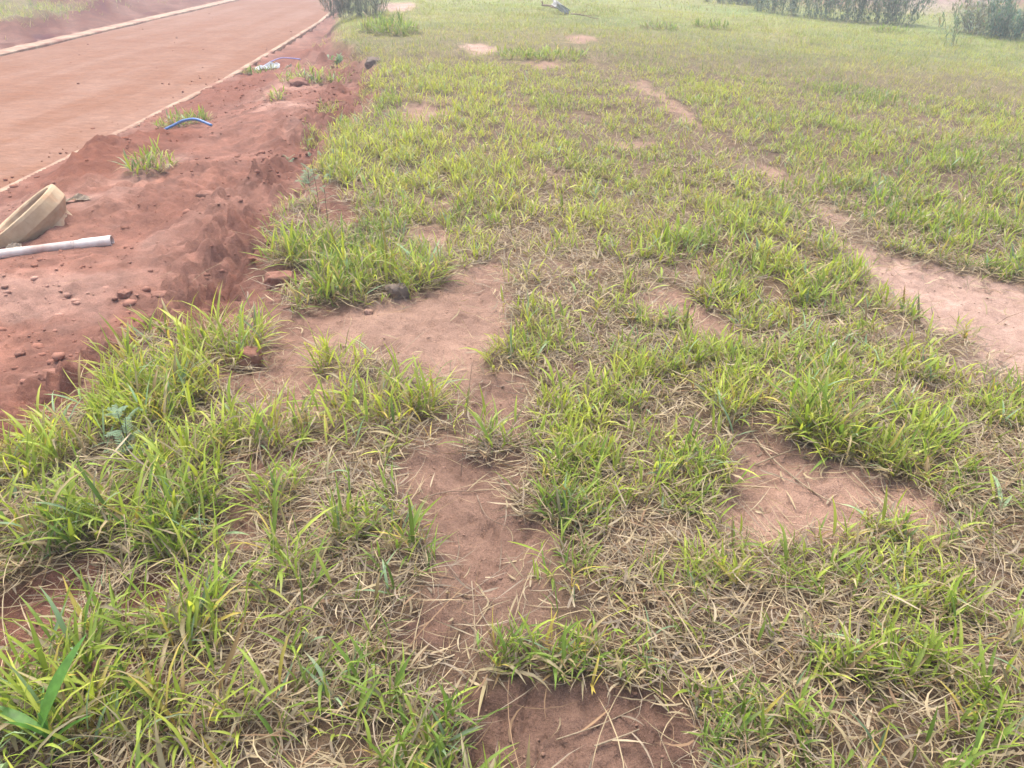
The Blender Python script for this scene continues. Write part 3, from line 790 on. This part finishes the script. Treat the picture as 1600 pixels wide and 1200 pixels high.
# ------------------------------------------------------------------ tufts that stand by themselves
def tuft(key, label, n, rad, tall, yel, wid=1.0, ndry=None, spread=.55, group='grass tufts on the bare dirt', name='grass_tuft', nseg=4, fold=.35, nb=4):
    x0, y0 = LAYOUT['TUFT'][key] if isinstance(key, str) else key
    z0 = z_at(x0, y0)
    root = empty(name, (x0, y0, z0)); tag(root, label, 'grass tuft', group)
    a = U(0, 2 * np.pi, n); rr = np.sqrt(rng.random(n)) * 1.0
    rx, ry = rad if isinstance(rad, tuple) else (rad, rad)
    lx, ly = np.cos(a) * rr * rx, np.sin(a) * rr * ry
    lz = height(lx + x0, ly + y0) - z0
    V, F, C = shoots(lx, ly, lz, np.full(n, tall) * U(.75, 1.2, n), np.full(n, yel), wid, nb, nseg, fold, lean=np.clip(rr * spread + U(-.1, .2, n), 0, 1.2), leanaz=a + U(-.5, .5, n))
    o = link('green_blades', np_mesh('green_blades', V, F, C), M['grass'], root); o['kind'] = 'stuff'
    m = ndry if ndry is not None else n * 3
    a = U(0, 2 * np.pi, m); rr = np.sqrt(rng.random(m)) * 1.15
    lx, ly = np.cos(a) * rr * rx, np.sin(a) * rr * ry
    lz = height(lx + x0, ly + y0) - z0
    V, F, C = straw(lx, ly, lz, 1.15 * tall, wid * 1.1, 4, .75)
    o = link('dry_blades', np_mesh('dry_blades', V, F, C), M['straw'], root); o['kind'] = 'stuff'
    return root

tuft('t_bank', 'bright yellow green tussock on the bank edge beside the rounded red clod', 70, (.15, .13), 1.35, .75, 1.0)
tuft('t_small', 'small upright tuft alone on the bare soil above the wide tuft', 22, .055, .95, .6)
tuft('t_wide', 'wide tuft with dry skirt left of the central bare path', 75, (.2, .13), 1.05, .6)
tuft('t_mid', 'rounded tuft with straw underneath right of the tall left grass', 50, .12, 1.0, .55)
tuft('t_edge_l', 'leftmost tuft of the strip behind the blocky clod, leaning over the bank', 60, (.16, .12), 1.25, .6)
tuft('t_edge_m', 'yellow tuft in the middle of the strip above the bare patch', 60, (.18, .12), 1.2, .85)
tuft('t_edge_r', 'green tuft at the right end of the strip by the grey clod', 55, (.17, .12), 1.2, .6)
tuft('t_red', 'thin low tuft on red soil at the left, above the straw', 22, .08, .85, .45)
tuft('t_rosette', 'deep green rosette tuft at the top of the right bare patch', 40, .09, 1.15, .25, 1.15, 90, .8)
tuft('t_flat', 'flattened half dry rosette lying on the central path', 12, .07, .9, .4, 1.0, 120, 1.1)
tuft('t_heap', 'small tuft alone beside the dark dirt heap by the road', 40, (.2, .12), 1.1, .5, 1.7, 90, nseg=3, fold=0)
tuft('t_hose', 'green tuft under the nearer blue hose at the road edge', 60, (.34, .16), 1.0, .3, 2.0, 60, nseg=3, fold=0)
tuft('t_long', 'long low tuft on red dirt between the road and the field', 70, (.5, .2), 1.0, .65, 2.2, 120, nseg=3, fold=0)
tuft('t_tiny', 'tiny faded tuft on the red dirt below the long low tuft', 16, .12, .8, .6, 2.0, 40, nseg=3, fold=0)
tuft('t_bag', 'small tuft just in front of the white plastic sheet', 24, (.26, .12), .8, .35, 2.4, 40, nseg=3, fold=0)

for k, (x, y, h) in enumerate(LAYOUT['CLUMP']):
    lab = ['grey dry clump standing out of the far right field', 'small brownish clump in the middle of the far field', 'dark green clump at the foot of the far shrubs',
           'left one of two darker green tufts in the middle distance', 'right one of two darker green tufts in the middle distance', 'right one of two bushy green clumps near the dark bush', 'left one of two bushy green clumps near the dark bush'][k]
    tuft((x, y), lab, 90 if y > 14 else 130, .35 if y > 14 else .5, h * (2.6 if k in (3, 4) else 3.4), .45 if k in (3, 4) else .3, 2.2, 240 if k < 2 else 60, .9, 'clumps in the far field', 'grass_clump', 2, 0)

# ------------------------------------------------------------------ tubes, weeds, stalks
def tube_mesh(name, pts, rad, sides=8, caps=True):
    pts = [Vector(p) for p in pts]; n = len(pts)
    rads = rad if isinstance(rad, (list, tuple)) else [rad] * n
    bm = bmesh.new(); rings = []
    ref = Vector((0, 0, 1))
    for i, p in enumerate(pts):
        t = (pts[min(i + 1, n - 1)] - pts[max(i - 1, 0)]).normalized()
        u = t.cross(ref)
        if u.length < .05: u = t.cross(Vector((1, 0, 0)))
        u.normalize(); v = t.cross(u)
        rings.append([bm.verts.new(p + (u * math.cos(2 * math.pi * k / sides) + v * math.sin(2 * math.pi * k / sides)) * rads[i]) for k in range(sides)])
    for a, b in zip(rings, rings[1:]):
        for k in range(sides): bm.faces.new((a[k], a[(k + 1) % sides], b[(k + 1) % sides], b[k]))
    if caps: bm.faces.new(rings[0][::-1]); bm.faces.new(rings[-1])
    bmesh.ops.recalc_face_normals(bm, faces=bm.faces)
    return bm_mesh(name, bm, True)

def smooth_path(pts, n=24):
    pts = [Vector(p) for p in pts]; P = [pts[0]] + pts + [pts[-1]]; out = []
    m = len(pts) - 1
    for i in range(n + 1):
        f = i / n * m; k = min(int(f), m - 1); t = f - k
        a, b, c, d = P[k], P[k + 1], P[k + 2], P[k + 3]
        out.append(.5 * ((2 * b) + (c - a) * t + (2 * a - 5 * b + 4 * c - d) * t * t + (3 * b - a - 3 * c + d) * t ** 3))
    return out

def hose(key, mat, arch, rad, label):
    P = LAYOUT['OBJ'][key]; n = len(P); pts = []
    for i, (x, y) in enumerate(P):
        pts.append((x, y, z_at(x, y) + arch[i]))
    o = link('hose', tube_mesh('hose', smooth_path(pts), rad, 10), M[mat]); tag(o, label, 'hose')
hose('hose1', 'hose', [-.02, .05, .085, .09, .02], .016, 'blue hose arching out of the dirt over a green tuft')
hose('hose2', 'hose_b', [-.01, .04, .065, .06, .0], .009, 'thin violet blue hose rising behind the white plastic sheet')

def stalk(pts, label, lift, rad=.0022, leaf=2, end=0., thin=.5):
    # long dry stem lying or standing on the ground, with a few dead leaves clasping it
    P = []
    n = len(pts)
    for i, (x, y) in enumerate(pts):
        P.append((x, y, z_at(x, y) + .006 + lift[i % len(lift)] if len(lift) < n else z_at(x, y) + .006 + lift[i]))
    path = smooth_path(P, 20)
    root = empty('dry_stalk', P[0]); tag(root, label, 'dry stalk', 'long dry stalks lying about')
    rads = [rad * (1 - thin * i / 20) for i in range(21)]
    inv = Vector(P[0])
    link('stem', tube_mesh('stem', [p - inv for p in path], rads, 6), M['stalk'] if 'brown' not in label else M['bark'], root)
    for k in range(leaf):
        b = np.array([path[3 + int(15 * (k + .5) / leaf)] - inv]); c = straw_cols(1) * 1.1
        V, F, C = blades(b, U(0, 6.28, 1), U(.9, 1.4, 1), U(.2, .9, 1), U(.07, .13, 1), U(.005, .008, 1), c, c, c, 6, U(-1, 1, 1), U(-1.5, 1.5, 1), .3, False)
        link('leaf', np_mesh('leaf', V, F, C), M['straw'], root)

ST = LAYOUT['STALK']
stalk(ST[0], 'long bent straw stalk arching over the tall grass at the left', [.13, .15, .15, .13, .08, .02], .0022, 6)
stalk(ST[1], 'straight brown twig lying across the central bare path', [.004], .002, 1)
stalk(ST[2], 'thin brown stem slanting over the lower central path', [.03, .01, .008, .03], .002, 0)
stalk(ST[3], 'longest dry stem crossing the right bare patch diagonally', [.01, .004, .004, .01, .01], .0035, 2)
stalk(ST[4], 'dry stem lying level along the top of the right bare patch', [.01, .006, .012], .003, 2)
stalk(ST[5], 'thin upright straw stalk in the lower left grass', [.16, .12, .07, .0], .0013, 0)
stalk(ST[6], 'thin straw stalk standing at the end of the central path', [.05, .02, 0], .0014, 0)
stalk(ST[7], 'pale straw lying on the bottom bare patch', [.004], .002, 2)
stalk(ST[8], 'broad dead straw at the right of the bottom bare patch', [.006], .003, 2)
stalk(ST[9], 'short dry stem bent down at the right bare patch edge', [.02, .006, .006], .0028, 1)
stalk([ST[10][0]] * 1 + [(ST[10][0][0] + .02, ST[10][0][1] + .05), (ST[10][0][0] + .045, ST[10][0][1] + .1)], 'thin dark brown stem standing upright on the upper central path', [0, .2, .36], .0016, 0)
stalk([ST[11][2], (ST[11][2][0] - .01, ST[11][2][1] + .02), (ST[11][2][0] - .05, ST[11][2][1] + .05)], 'pale broken stalk standing beside the bright bank tussock', [0, .12, .24], .0032, 2)
stalk(ST[12], 'short curled straw on the path below the brown twig', [.006], .002, 0)
stalk(ST[13], 'dead straw drooping beside the lower left tussocks', [.06, .05, .01], .0024, 2)

def leaf_mesh(name, L, W, th0, bend, nseg=7, fold=.3, lobes=0):
    b = np.zeros((1, 3)); z = np.full((1, 3), .5)
    V, F, C = blades(b, np.zeros(1), np.array([th0]), np.array([bend]), np.array([L]), np.array([W]), z, z, z, nseg, 0, 0, fold, False, .35)
    return np_mesh(name, V, F)

def pinnate_mesh(name, L):
    """feathery leaf: midrib with narrow paired leaflets"""
    parts = []; n = 7
    z = np.full((1, 3), .5)
    parts.append(blades(np.zeros((1, 3)), np.zeros(1), np.array([.9]), np.array([.5]), np.array([L]), np.array([.003]), z, z, z, 4, 0, 0, 0, False))
    for i in range(n):
        f = .2 + .8 * i / n; th = .9 + .5 * f * .6
        p = np.array([[math.sin(th) * L * f, 0, math.cos(th) * L * f + .02 * f * L]])
        for s in (-1, 1):
            parts.append(blades(p, np.array([s * .85]), np.array([1.25]), np.array([.3]), np.array([L * .36 * (1.1 - .7 * f)]), np.array([L * .075]), z, z, z, 3, 0, 0, 0, False))
    V, F, C = join(parts)
    return np_mesh(name, V, F)

def weed(key, label, stems, hgt, nleaf, lsize, kind='pinnate', wid=.16, bare=0., mat='leafgrey', rad=.0022):
    x, y = LAYOUT['OBJ'][key]; root = empty('weed', (x, y, z_at(x, y))); tag(root, label, 'weed')
    meshes = [pinnate_mesh('leaf', lsize * s) if kind == 'pinnate' else leaf_mesh('leaf', lsize * s, lsize * wid * s, .7, .8) for s in (.8, 1.0, 1.2)]
    for me in meshes: me.materials.append(M[mat])
    for s in range(stems):
        a = random.uniform(0, 6.28); ln = hgt * random.uniform(.75, 1.05); tilt = random.uniform(.02, .22) if stems < 8 else random.uniform(.3, 1.1)
        pts = [Vector((math.cos(a) * tilt * ln * f * f, math.sin(a) * tilt * ln * f * f, ln * f - .01)) for f in (0, .25, .5, .75, 1)]
        st = link('stem', tube_mesh('stem', smooth_path(pts, 10), [rad * (1 - .06 * i) for i in range(11)], 6), M['stemgreen'], root)
        for k in range(nleaf):
            f = bare + (1 - bare) * (k + .6) / nleaf; i = min(int(f * 4), 3); t = f * 4 - i
            p = pts[i].lerp(pts[i + 1], t)
            o = link('leaf', random.choice(meshes), None, st); o.location = p
            o.rotation_euler = (random.uniform(-.2, .2), random.uniform(-.35, .25), k * 2.4 + s + random.uniform(-.4, .4))
            q = 1.1 - .45 * f; o.scale = (q, q, q)

weed('weed_feather', 'feathery grey green weed growing in the tall left grass', 2, .26, 8, .085)
weed('weed_tall_a', 'tallest thin dark stemmed weed on the bank edge', 1, .55, 9, .07, 'pinnate', bare=.1)
weed('weed_tall_b', 'thin dark stemmed weed right of the tallest one on the bank', 1, .62, 7, .06, 'pinnate', bare=.35)
weed('weed_tall_c', 'slim weed standing farther back on the bank by yellow grass', 1, .5, 6, .06, 'pinnate', bare=.2)
weed('weed_low_a', 'low bluish green weed on the red dirt left of the thin weeds', 3, .12, 7, .10, 'pinnate')
weed('weed_low_b', 'low grey green weed at the foot of the thin weeds', 3, .16, 7, .09, 'pinnate')
weed('weed_sprig', 'tiny bluish sprig on the dirt above the bright bank tussock', 2, .06, 5, .055, 'blade')
weed('weed_green', 'bushy bluish green weed at the grass edge far up the bank', 9, .20, 7, .15, 'blade', .3, rad=.004)

def leaf_big():
    x, y = LAYOUT['OBJ']['leaf_big']
    root = empty('broad_grass', (x, y, z_at(x, y))); tag(root, 'broad bladed grass plant with one very large leaf in the lower left corner', 'grass plant')
    for L, W, th, bd, rz, z in ((.21, .038, .62, .35, .95, .11), (.15, .026, 1.1, .3, 2.9, .09), (.12, .014, .5, .8, 1.9, .06), (.13, .013, .8, .5, .2, .05), (.11, .012, .35, .6, 3.6, .07)):
        o = link('leaf', leaf_mesh('leaf', L, W, th, bd, 8, .28), M['leafbroad'], root); o.location = (0, 0, z); o.rotation_euler.z = rz
    link('stem', tube_mesh('stem', [(0, 0, -.02), (.004, .006, .07), (.0, .008, .14)], [.004, .0035, .002], 8), M['leafbroad'], root)
leaf_big()

# ------------------------------------------------------------------ concrete pipe piece, plastic tube, litter
def lathe(prof, seg=64, jit=0., seed=0, a0=0, a1=2 * math.pi):
    bm = bmesh.new(); rs = random.Random(seed); rings = []
    for k in range(seg):
        a = a0 + (a1 - a0) * k / seg
        rings.append([bm.verts.new((r * math.cos(a) * (1 + rs.uniform(-jit, jit)), r * math.sin(a) * (1 + rs.uniform(-jit, jit)), z + rs.uniform(-jit, jit) * .2)) for r, z in prof])
    for k in range(seg):
        A, B = rings[k], rings[(k + 1) % seg]
        for i in range(len(prof) - 1):
            bm.faces.new((A[i], B[i], B[i + 1], A[i + 1]))
    bmesh.ops.recalc_face_normals(bm, faces=bm.faces)
    return bm

def concrete_pipe():
    x, y = LAYOUT['OBJ']['pipe']; z = z_at(x, y)
    root = empty('concrete_pipe', (x + .05, y + .08, z - .21)); tag(root, 'tan concrete pipe piece with a flared socket, half buried and tilted', 'pipe')
    ax = Vector((-.53, -.18, .83)).normalized(); root.rotation_euler = ax.to_track_quat('Z', 'Y').to_euler()
    b = lathe([(.215, -.35), (.265, -.35), (.265, .10), (.268, .165), (.225, .165), (.215, .14), (.215, -.35)], 72, .004, 1)
    link('barrel', bm_mesh('barrel', b), M['concrete'], root)
    s = lathe([(.269, .13), (.285, .15), (.328, .19), (.345, .215), (.345, .30), (.338, .322), (.320, .328), (.296, .322), (.288, .31), (.274, .19), (.2692, .17)], 72, .006, 2)
    link('socket', bm_mesh('socket', s), M['concrete'], root)
concrete_pipe()

def plastic_tube():
    a = Vector(LAYOUT['OBJ']['tube_a'] + (0,)); b = Vector(LAYOUT['OBJ']['tube_b'] + (0,)); c = Vector(LAYOUT['OBJ']['tube_c'] + (0,))
    d = (a - b).normalized(); far = b - d * .8
    za = z_at(a.x, a.y); zb = z_at(b.x, b.y)
    zs = max(z_at(*(b + (a - b) * t).xy) - (zb + (za - zb) * t) for t in (0, .25, .5, .75, 1))
    h = .026
    A = Vector((a.x, a.y, za + h)); B = Vector((b.x, b.y, zb + h)); D = (A - B).normalized(); S = B - D * .8; Lt = (A - S).length
    root = empty('plastic_tube', S); tag(root, 'long white plastic tube with a belled end lying on red dirt', 'tube')
    root.rotation_euler = D.to_track_quat('Z', 'Y').to_euler()
    lo = lathe([(.031, 0), (.035, 0), (.035, Lt - .235), (.031, Lt - .235), (.031, 0)], 28)
    link('pipe_wall', bm_mesh('pipe_wall', lo, True), M['pvc'], root)
    hi = lathe([(.0312, Lt - .26), (.0352, Lt - .26), (.0352, Lt - .23), (.0405, Lt - .205), (.0405, Lt - .004), (.0385, Lt), (.0360, Lt - .002), (.0360, Lt - .2), (.0312, Lt - .24), (.0312, Lt - .26)], 28)
    link('bell_end', bm_mesh('bell_end', hi, True), M['pvc'], root)
    # worn print marks: a row of short dashes on the upper side
    up = root.rotation_euler.to_matrix().inverted() @ Vector((0, -.35, 1)); an = math.atan2(up.y, up.x)
    for k in range(11):
        z0 = Lt - .03 - k * .017 - (.07 if k > 5 else 0); bm = bmesh.new(); rr = .0408 if z0 > Lt - .2 else .0355
        w = random.uniform(.003, .008); q = [bm.verts.new((rr * math.cos(an + t), rr * math.sin(an + t), z)) for z in (z0, z0 - w) for t in (-.18, .05, .25)]
        for i in (0, 1): bm.faces.new((q[i], q[i + 1], q[i + 4], q[i + 3]))
        link('print_mark', bm_mesh('print_mark', bm), M['print'], root)
plastic_tube()

def crumple(name, key, sx, sy, hz, mat, label, cat, seed, rz=0., n=16, th=.004):
    x, y = LAYOUT['OBJ'][key]; bm = bmesh.new()
    g = [[None] * n for _ in range(n)]
    for i in range(n):
        for j in range(n):
            u, v = i / (n - 1) * 2 - 1, j / (n - 1) * 2 - 1
            nn = mnoise.fractal(Vector((u * 1.6 + seed, v * 1.6, seed * .3)), 1, 2, 4)
            e = 1 + .25 * mnoise.noise(Vector((math.atan2(v, u) * 1.5, seed, 2)))
            px, py = u * sx * e + nn * sx * .12, v * sy * e
            wx, wy = x + px * math.cos(rz) - py * math.sin(rz), y + px * math.sin(rz) + py * math.cos(rz)
            g[i][j] = bm.verts.new((wx - x, wy - y, z_at(wx, wy) - z_at(x, y) + .012 + hz * max(0, (1 - .6 * (u * u + v * v)) * (.6 + nn))))
    for i in range(n - 1):
        for j in range(n - 1): bm.faces.new((g[i][j], g[i + 1][j], g[i + 1][j + 1], g[i][j + 1]))
    bmesh.ops.solidify(bm, geom=bm.faces[:], thickness=th)
    o = link(name, bm_mesh(name, bm), M[mat]); o.location = (x, y, z_at(x, y)); tag(o, label, cat); return o

crumple('plastic_sheet', 'bag', .22, .12, .08, 'bag', 'crumpled white plastic sheet on the dirt at the road edge', 'plastic sheet', 3, .2)
crumple('paper_scrap', 'bagbit', .09, .07, .07, 'paper', 'small pale scrap on the dirt right of the white sheet', 'scrap', 5)
crumple('dry_husk', 'scrap', .13, .045, .035, 'paper', 'pale crumpled husk lying against the concrete pipe', 'husk', 8, .5)
crumple('dry_leaf', 'curl', .055, .03, .035, 'paper', 'curled pale dry leaf behind the white plastic tube', 'dry leaf', 9, .3, 9, .002)

def slab():
    x, y = LAYOUT['OBJ']['slab']
    bm = bmesh.new(); bmesh.ops.create_cube(bm, size=1); bmesh.ops.subdivide_edges(bm, edges=bm.edges[:], cuts=5, use_grid_fill=True)
    for v in bm.verts:
        c = v.co; k = mnoise.fractal(c * 2.2, 1, 2, 3)
        v.co = Vector((c.x * .36 * (1 + .25 * k), c.y * .3 * (1 + .3 * k), c.z * .12 * (1 + .4 * k)))
    o = link('concrete_chunk', bm_mesh('concrete_chunk', bm), M['slab']); o.location = (x, y, z_at(x, y) + .16); o.rotation_euler = (R(8), R(30), R(20))
    tag(o, 'pale broken chunk tilted on the debris in the far grass', 'chunk')
slab()

def branch(keys, label, rad, h, seed):
    rs = random.Random(seed)
    P = [(LAYOUT['OBJ'][keys[0]]), (LAYOUT['OBJ'][keys[1]])]
    (x0, y0), (x1, y1) = P
    pts = []
    for i in range(6):
        f = i / 5; x, y = x0 + (x1 - x0) * f + rs.uniform(-.05, .05), y0 + (y1 - y0) * f + rs.uniform(-.1, .1)
        pts.append(Vector((x, y, z_at(x, y) + h[0] + (h[1] - h[0]) * f)))
    root = empty('fallen_branch', pts[0]); tag(root, label, 'branch')
    pts = [p - root.location for p in pts]
    link('limb', tube_mesh('limb', smooth_path(pts, 14), [rad * (1 - .04 * i) for i in range(15)], 7), M['bark'], root)
    for k in range(5):
        p = pts[1 + k % 4]; q = p + Vector((rs.uniform(-.3, .3), rs.uniform(-.2, .2), rs.uniform(.0, .18)))
        link('twig', tube_mesh('twig', [p, p.lerp(q, .5) + Vector((0, 0, .03)), q], [rad * .4, rad * .3, rad * .15], 5), M['bark'], root)
branch(('branch_a', 'branch_b'), 'long bare branch lying right of the pale chunk', .014, (.10, .06), 1)
branch(('branch_c', 'slab'), 'dark bare branch lying left of the pale chunk', .03, (.10, .14), 2)

# ------------------------------------------------------------------ shrubs along the far edge
def shrub(x, y, h, label, seed, wid=.8, cols=((.075, .115, .085), (.12, .16, .10)), name='shrub', nst=26, per=26, leaf=.11, lw=.028, group='shrubs along the far edge', cat='shrub'):
    global rng
    old = rng; rng = np.random.default_rng(seed)
    root = empty(name, (x, y, z_at(x, y))); tag(root, label, cat, group)
    bases, parts = [], []
    n = nst
    a = U(0, 6.28, n); rr = np.sqrt(rng.random(n)) * wid * .5
    bx, by = np.cos(a) * rr, np.sin(a) * rr
    L = h * U(.6, 1.05, n) * (1 - .25 * (rr / (wid * .5)) ** 2); th = .05 + rr / wid * U(.2, 1.0, n)
    brown = np.tile(np.array((.16, .15, .11)), (n, 1))
    sp = blades(np.stack([bx, by, np.full(n, -.03)], 1), a + U(-.4, .4, n), th, th * .5, L, np.full(n, .010), brown, brown, brown, 4, 0, U(0, 3, n), 0, False, .9)
    link('stems', np_mesh('stems', *sp), M['straw'], root)['kind'] = 'stuff'
    # leaves set along the stems
    m = n * per
    k = rng.integers(0, n, m); f = rng.random(m) ** .75
    P = sp[0].reshape(n, 5, 2, 3).mean(2)
    fi = np.clip(f * 4, 0, 3.999); i = fi.astype(int); t = (fi - i)[:, None]
    b = P[k, i] * (1 - t) + P[k, np.minimum(i + 1, 4)] * t + rng.normal(0, .03, (m, 3))
    c0, c1 = np.array(cols[0]), np.array(cols[1])
    c = c0 + (c1 - c0) * rng.random((m, 1)) ** 1.2; c = c * U(.75, 1.25, m)[:, None]
    dry = (rng.random(m) < .10)[:, None]; c = np.where(dry, np.array((.25, .2, .13)), c)
    fl = blades(b, U(0, 6.28, m), U(.2, 1.3, m), U(.2, 1.1, m), leaf * U(.6, 1.4, m), lw * U(.7, 1.3, m), c, c, c * 1.1, 2, 0, U(-1, 1, m), 0, False)
    link('foliage', np_mesh('foliage', *fl), M['grass'], root)['kind'] = 'stuff'
    rng = old

SL = ['low bluish shrub at the farthest left end of the shrub row', 'second shrub from the far left end of the row', 'third and lowest shrub from the far left end of the row', 'grey green shrub left of the tall dense group',
      'left shrub of the tall dense group in the row', 'middle and tallest shrub of the dense group in the row', 'right shrub of the dense group, bending to the right', 'thin end shrub left of the gap in the row',
      'lone thin shrub standing in the grass in front of the gap', 'brownish feathery shrub right of the gap', 'feathery shrub beside the dark right hand bush', 'dark teal bush at the right frame edge',
      'outermost dark bush just past the right frame edge', 'last bush past the right frame edge']
for k, (x, y, h) in enumerate(LAYOUT['SHRUB']):
    if k >= 12: continue
    wid = [1.3, 1.3, 1.0, 1.4, 1.3, 1.3, 1.3, 1.0, .55, 1.0, 1.0, 1.5][k]
    cols = ((.085, .17, .13), (.14, .25, .18)) if k in (11,) else ((.16, .18, .13), (.25, .25, .17)) if k in (9,) else ((.11, .165, .125), (.23, .285, .18))
    shrub(x, y, h, SL[k], 400 + k, wid, cols, nst=46 if k != 8 else 8, per=36 if k not in (8,) else 20, lw=.03, leaf=.13)

x, y = LAYOUT['OBJ']['darkbush']
shrub(x - .1, y + .5, 1.0, 'dark grey bushy grass clump at the road edge', 500, 1.3, ((.075, .09, .075), (.20, .22, .16)), 'dark_bush', 60, 30, .34, .016, None, 'bush')

# ------------------------------------------------------------------ damp hazy air
def haze():
    bm = bmesh.new(); bmesh.ops.create_cube(bm, size=1)
    for v in bm.verts: v.co = Vector((v.co.x * 720, v.co.y * 720, v.co.z * 8.5 + .25))
    me = bm_mesh('haze', bm)
    m = bpy.data.materials.new('hazy_air'); m.use_nodes = True; nt = m.node_tree
    nt.nodes.remove(nt.nodes['Principled BSDF'])
    pv = N(nt, 'ShaderNodeVolumePrincipled'); pv.inputs['Color'].default_value = (.86, .93, 1.0, 1); pv.inputs['Density'].default_value = .0068
    pv.inputs['Anisotropy'].default_value = .2
    nt.links.new(pv.outputs[0], nt.nodes['Material Output'].inputs['Volume'])
    o = link('haze', me, m); tag(o, 'pale hazy air over the field', kind='stuff')
haze()
